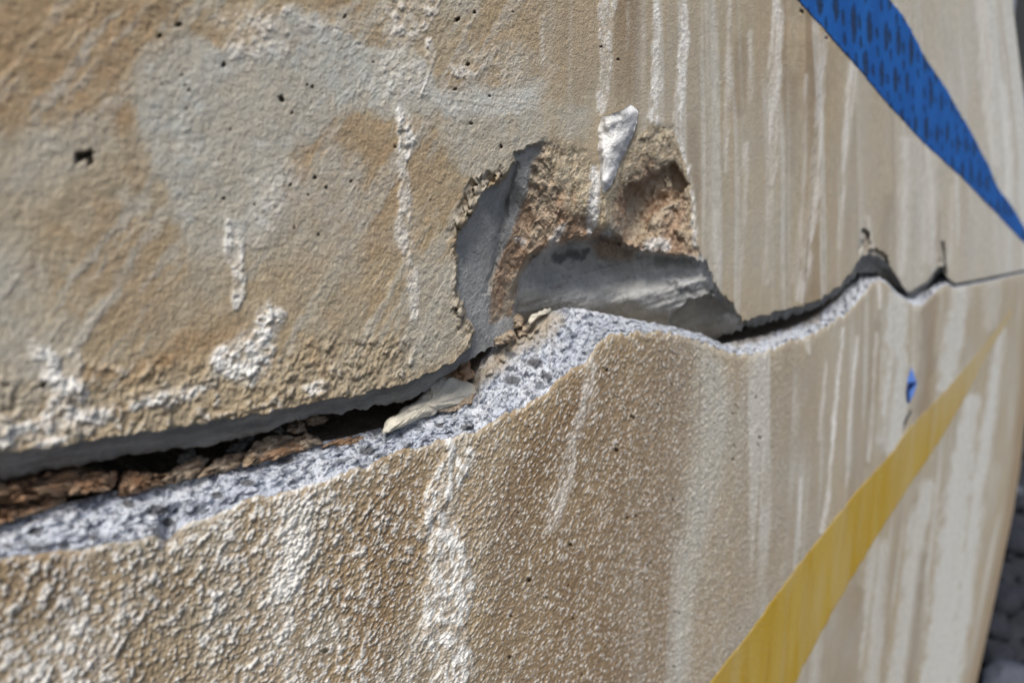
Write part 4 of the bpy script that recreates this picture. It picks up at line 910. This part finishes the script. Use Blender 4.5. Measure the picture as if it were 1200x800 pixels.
# ---------------------------------------------------------------- ground and what stands beyond the wall's end
def mat_ground():
    M = Mat('dark_gravelly_ground', 0.9, 0.3)
    n1 = M.noise(14, 6, 0.6); n2 = M.noise(120, 5)
    col = M.mix(M.ramp(n1, 0.35, 0.65), (0.016, 0.018, 0.024), (0.030, 0.033, 0.042)); col = M.mix(M.ramp(n2, 0.55, 0.75), col, (0.05, 0.054, 0.066))
    M.bump(M.math('ADD', n1, n2), 0.6, 0.01); return M.color(col)
gx = np.r_[np.linspace(-60, -1, 18), np.linspace(-0.8, 6, 170), np.linspace(6.5, 90, 24)]; gy = np.r_[np.linspace(-60, -3, 14), np.linspace(-2.6, 4, 150), np.linspace(4.5, 90, 24)]
GX, GY = np.meshgrid(gx, gy); near = smooth(7, 4, GX) * smooth(5, 3, np.abs(GY))
GZ = GROUND_Z + near * (0.020 * fbm(GX * 5, GY * 5, 951, 4) + 0.010 * fbm(GX * 22, GY * 22, 961, 3)) - 0.01
g = mesh_from('ground', np.stack([GX, GY, GZ], -1).reshape(-1, 3), grid_faces(*GX.shape).reshape(-1, 4), mat_ground()); g['kind'] = 'structure'; g['label'] = 'dark stony ground beyond the wall'

MST = mat_rubble('dark_stone', (0.018, 0.020, 0.028), (0.030, 0.033, 0.043), (0.05, 0.054, 0.066))
MST2 = mat_rubble('pale_stone', (0.070, 0.078, 0.105), (0.09, 0.098, 0.125), (0.11, 0.12, 0.145))
def stone_arrays(r_, rad, flat_=0.6):
    nu, nv = 12, 7
    th = np.linspace(0, 2 * math.pi, nu, endpoint=False)[None]; ph = np.linspace(0.15, math.pi - 0.15, nv)[:, None]
    o1, o2 = r_.uniform(0, 50, 2)
    rr_ = rad * (1 + 0.75 * fbm(np.cos(th) * 1.3 * np.sin(ph) + o1, np.sin(th) * 1.3 * np.sin(ph) + np.cos(ph) + o2, 3, 3))
    V_ = np.stack([rr_ * np.sin(ph) * np.cos(th), rr_ * np.sin(ph) * np.sin(th) * r_.uniform(0.6, 1), rr_ * np.cos(ph) * flat_], -1).reshape(-1, 3)
    Fs = [(k_ * nu + i, (k_ + 1) * nu + i, (k_ + 1) * nu + (i + 1) % nu, k_ * nu + (i + 1) % nu) for k_ in range(nv - 1) for i in range(nu)]
    V_ = np.concatenate([V_, [[0, 0, rad * flat_ * 0.95], [0, 0, -rad * flat_ * 0.95]]])
    Fs += [(nu * nv, i, (i + 1) % nu, nu * nv) for i in range(nu)]
    return V_, np.array(Fs, int)[:, :4]
def ground_at(px, py):
    r = FWD + (px - 600) / FPX * RGT - (py - 400) / FPX * UPV; t = (GROUND_Z) / r[2]; return CAM + r * t
r_ = np.random.default_rng(8)
for (px, py, rad, mt, lb) in ((1172, 812, 0.055, MST2, 'smooth pale rounded stone at the foot of the wall end'), (1188, 800, 0.016, MST2, 'small white pebble right of the pale rounded stone'), (1197, 799, 0.018, MST2, 'small pale pebble at the lower right corner'),
                              (1183, 712, 0.050, MST, 'dark angular stone on the ground halfway up the gap'), (1192, 640, 0.06, MST, 'dark stone beyond the wall end, upper part of the ground'), (1168, 775, 0.04, MST, 'dark stone leaning behind the pale rounded one'), (1190, 577, 0.02, MST2, 'pale pinkish pebble far back beside the wall end')):
    c_ = ground_at(px, py); V_, Fs = stone_arrays(r_, rad)
    V_[:, 2] += rad * 0.35
    me = bpy.data.meshes.new('stone'); me.from_pydata(V_.tolist(), [], [tuple(dict.fromkeys(f)) for f in Fs.tolist()]); me.update()
    me.polygons.foreach_set('use_smooth', [True] * len(me.polygons)); me.materials.append(mt)
    o = link(bpy.data.objects.new('stone', me)); o.location = c_; tag(o, lb, 'stone')
VV, FF, off = [], [], 0
for _ in range(2600):
    x_, y_ = r_.uniform(1.38, 5.0), r_.uniform(-1.4, 2.6)
    V_, Fs = stone_arrays(r_, r_.choice((0.010, 0.016, 0.024, 0.036), p=(0.5, 0.33, 0.14, 0.03)))
    VV.append(V_ + np.array((x_, y_, GROUND_Z + 0.004))); FF.append(Fs + off); off += len(V_)
Fl = [tuple(dict.fromkeys(f)) for f in np.concatenate(FF).tolist()]
me = bpy.data.meshes.new('gravel'); me.from_pydata(np.concatenate(VV).tolist(), [], Fl); me.update(); me.polygons.foreach_set('use_smooth', [True] * len(me.polygons)); me.materials.append(MST)
o = link(bpy.data.objects.new('gravel', me)); o['kind'] = 'stuff'; o['label'] = 'dark loose gravel scattered over the ground'

# a dark post and a grey building wall far behind, seen past the top of the wall's end
def ray_xy(px, dist):
    r = FWD + (px - 600) / FPX * RGT + 0.35 * UPV; r = r / math.hypot(r[0], r[1]); return CAM[0] + r[0] * dist, CAM[1] + r[1] * dist
def boxes(name, bs, mat, parent):
    V_, Fs = [], []
    for (x0, x1, y0, y1, z0, z1) in bs:
        k_ = len(V_); V_ += [(x, y, z) for x in (x0, x1) for y in (y0, y1) for z in (z0, z1)]
        Fs += [(k_, k_ + 1, k_ + 3, k_ + 2), (k_ + 4, k_ + 6, k_ + 7, k_ + 5), (k_, k_ + 4, k_ + 5, k_ + 1), (k_ + 2, k_ + 3, k_ + 7, k_ + 6), (k_, k_ + 2, k_ + 6, k_ + 4), (k_ + 1, k_ + 5, k_ + 7, k_ + 3)]
    me = bpy.data.meshes.new(name); me.from_pydata(V_, [], Fs); me.update(); me.materials.append(mat)
    o = link(bpy.data.objects.new(name, me), parent)
    b_ = o.modifiers.new('bevel', 'BEVEL'); b_.width = 0.004; b_.segments = 2
    return o
MPOST = flat('dark_weathered_steel', (0.035, 0.038, 0.040)); MFAR = flat('blue_grey_render', (0.22, 0.24, 0.29), 0.9)
px_, py_ = ray_xy(1190.5, 3.2)
post = empty('steel_post', (px_, py_, GROUND_Z), 'dark steel post standing behind the upper end of the wall', 'post')
boxes('shaft', [(-0.026, 0.026, -0.026, 0.026, 0.0, 3.2)], MPOST, post); boxes('base_plate', [(-0.08, 0.08, -0.08, 0.08, -0.02, 0.014)], MPOST, post); boxes('cap', [(-0.034, 0.034, -0.034, 0.034, 3.2, 3.23)], MPOST, post)
bx_, by_ = ray_xy(1200, 9.0)
bld = empty('distant_wall', (bx_, by_, GROUND_Z), 'blue-grey rendered wall far behind the dark post', 'wall'); bld.rotation_euler.z = 0.12
boxes('panel', [(-0.1, 0.1, -9, 9, -0.05, 4.2)], MFAR, bld); boxes('coping', [(-0.16, 0.16, -9.05, 9.05, 4.2, 4.3)], MFAR, bld); boxes('plinth', [(-0.15, -0.1, -9, 9, -0.05, 0.5)], MPOST, bld)
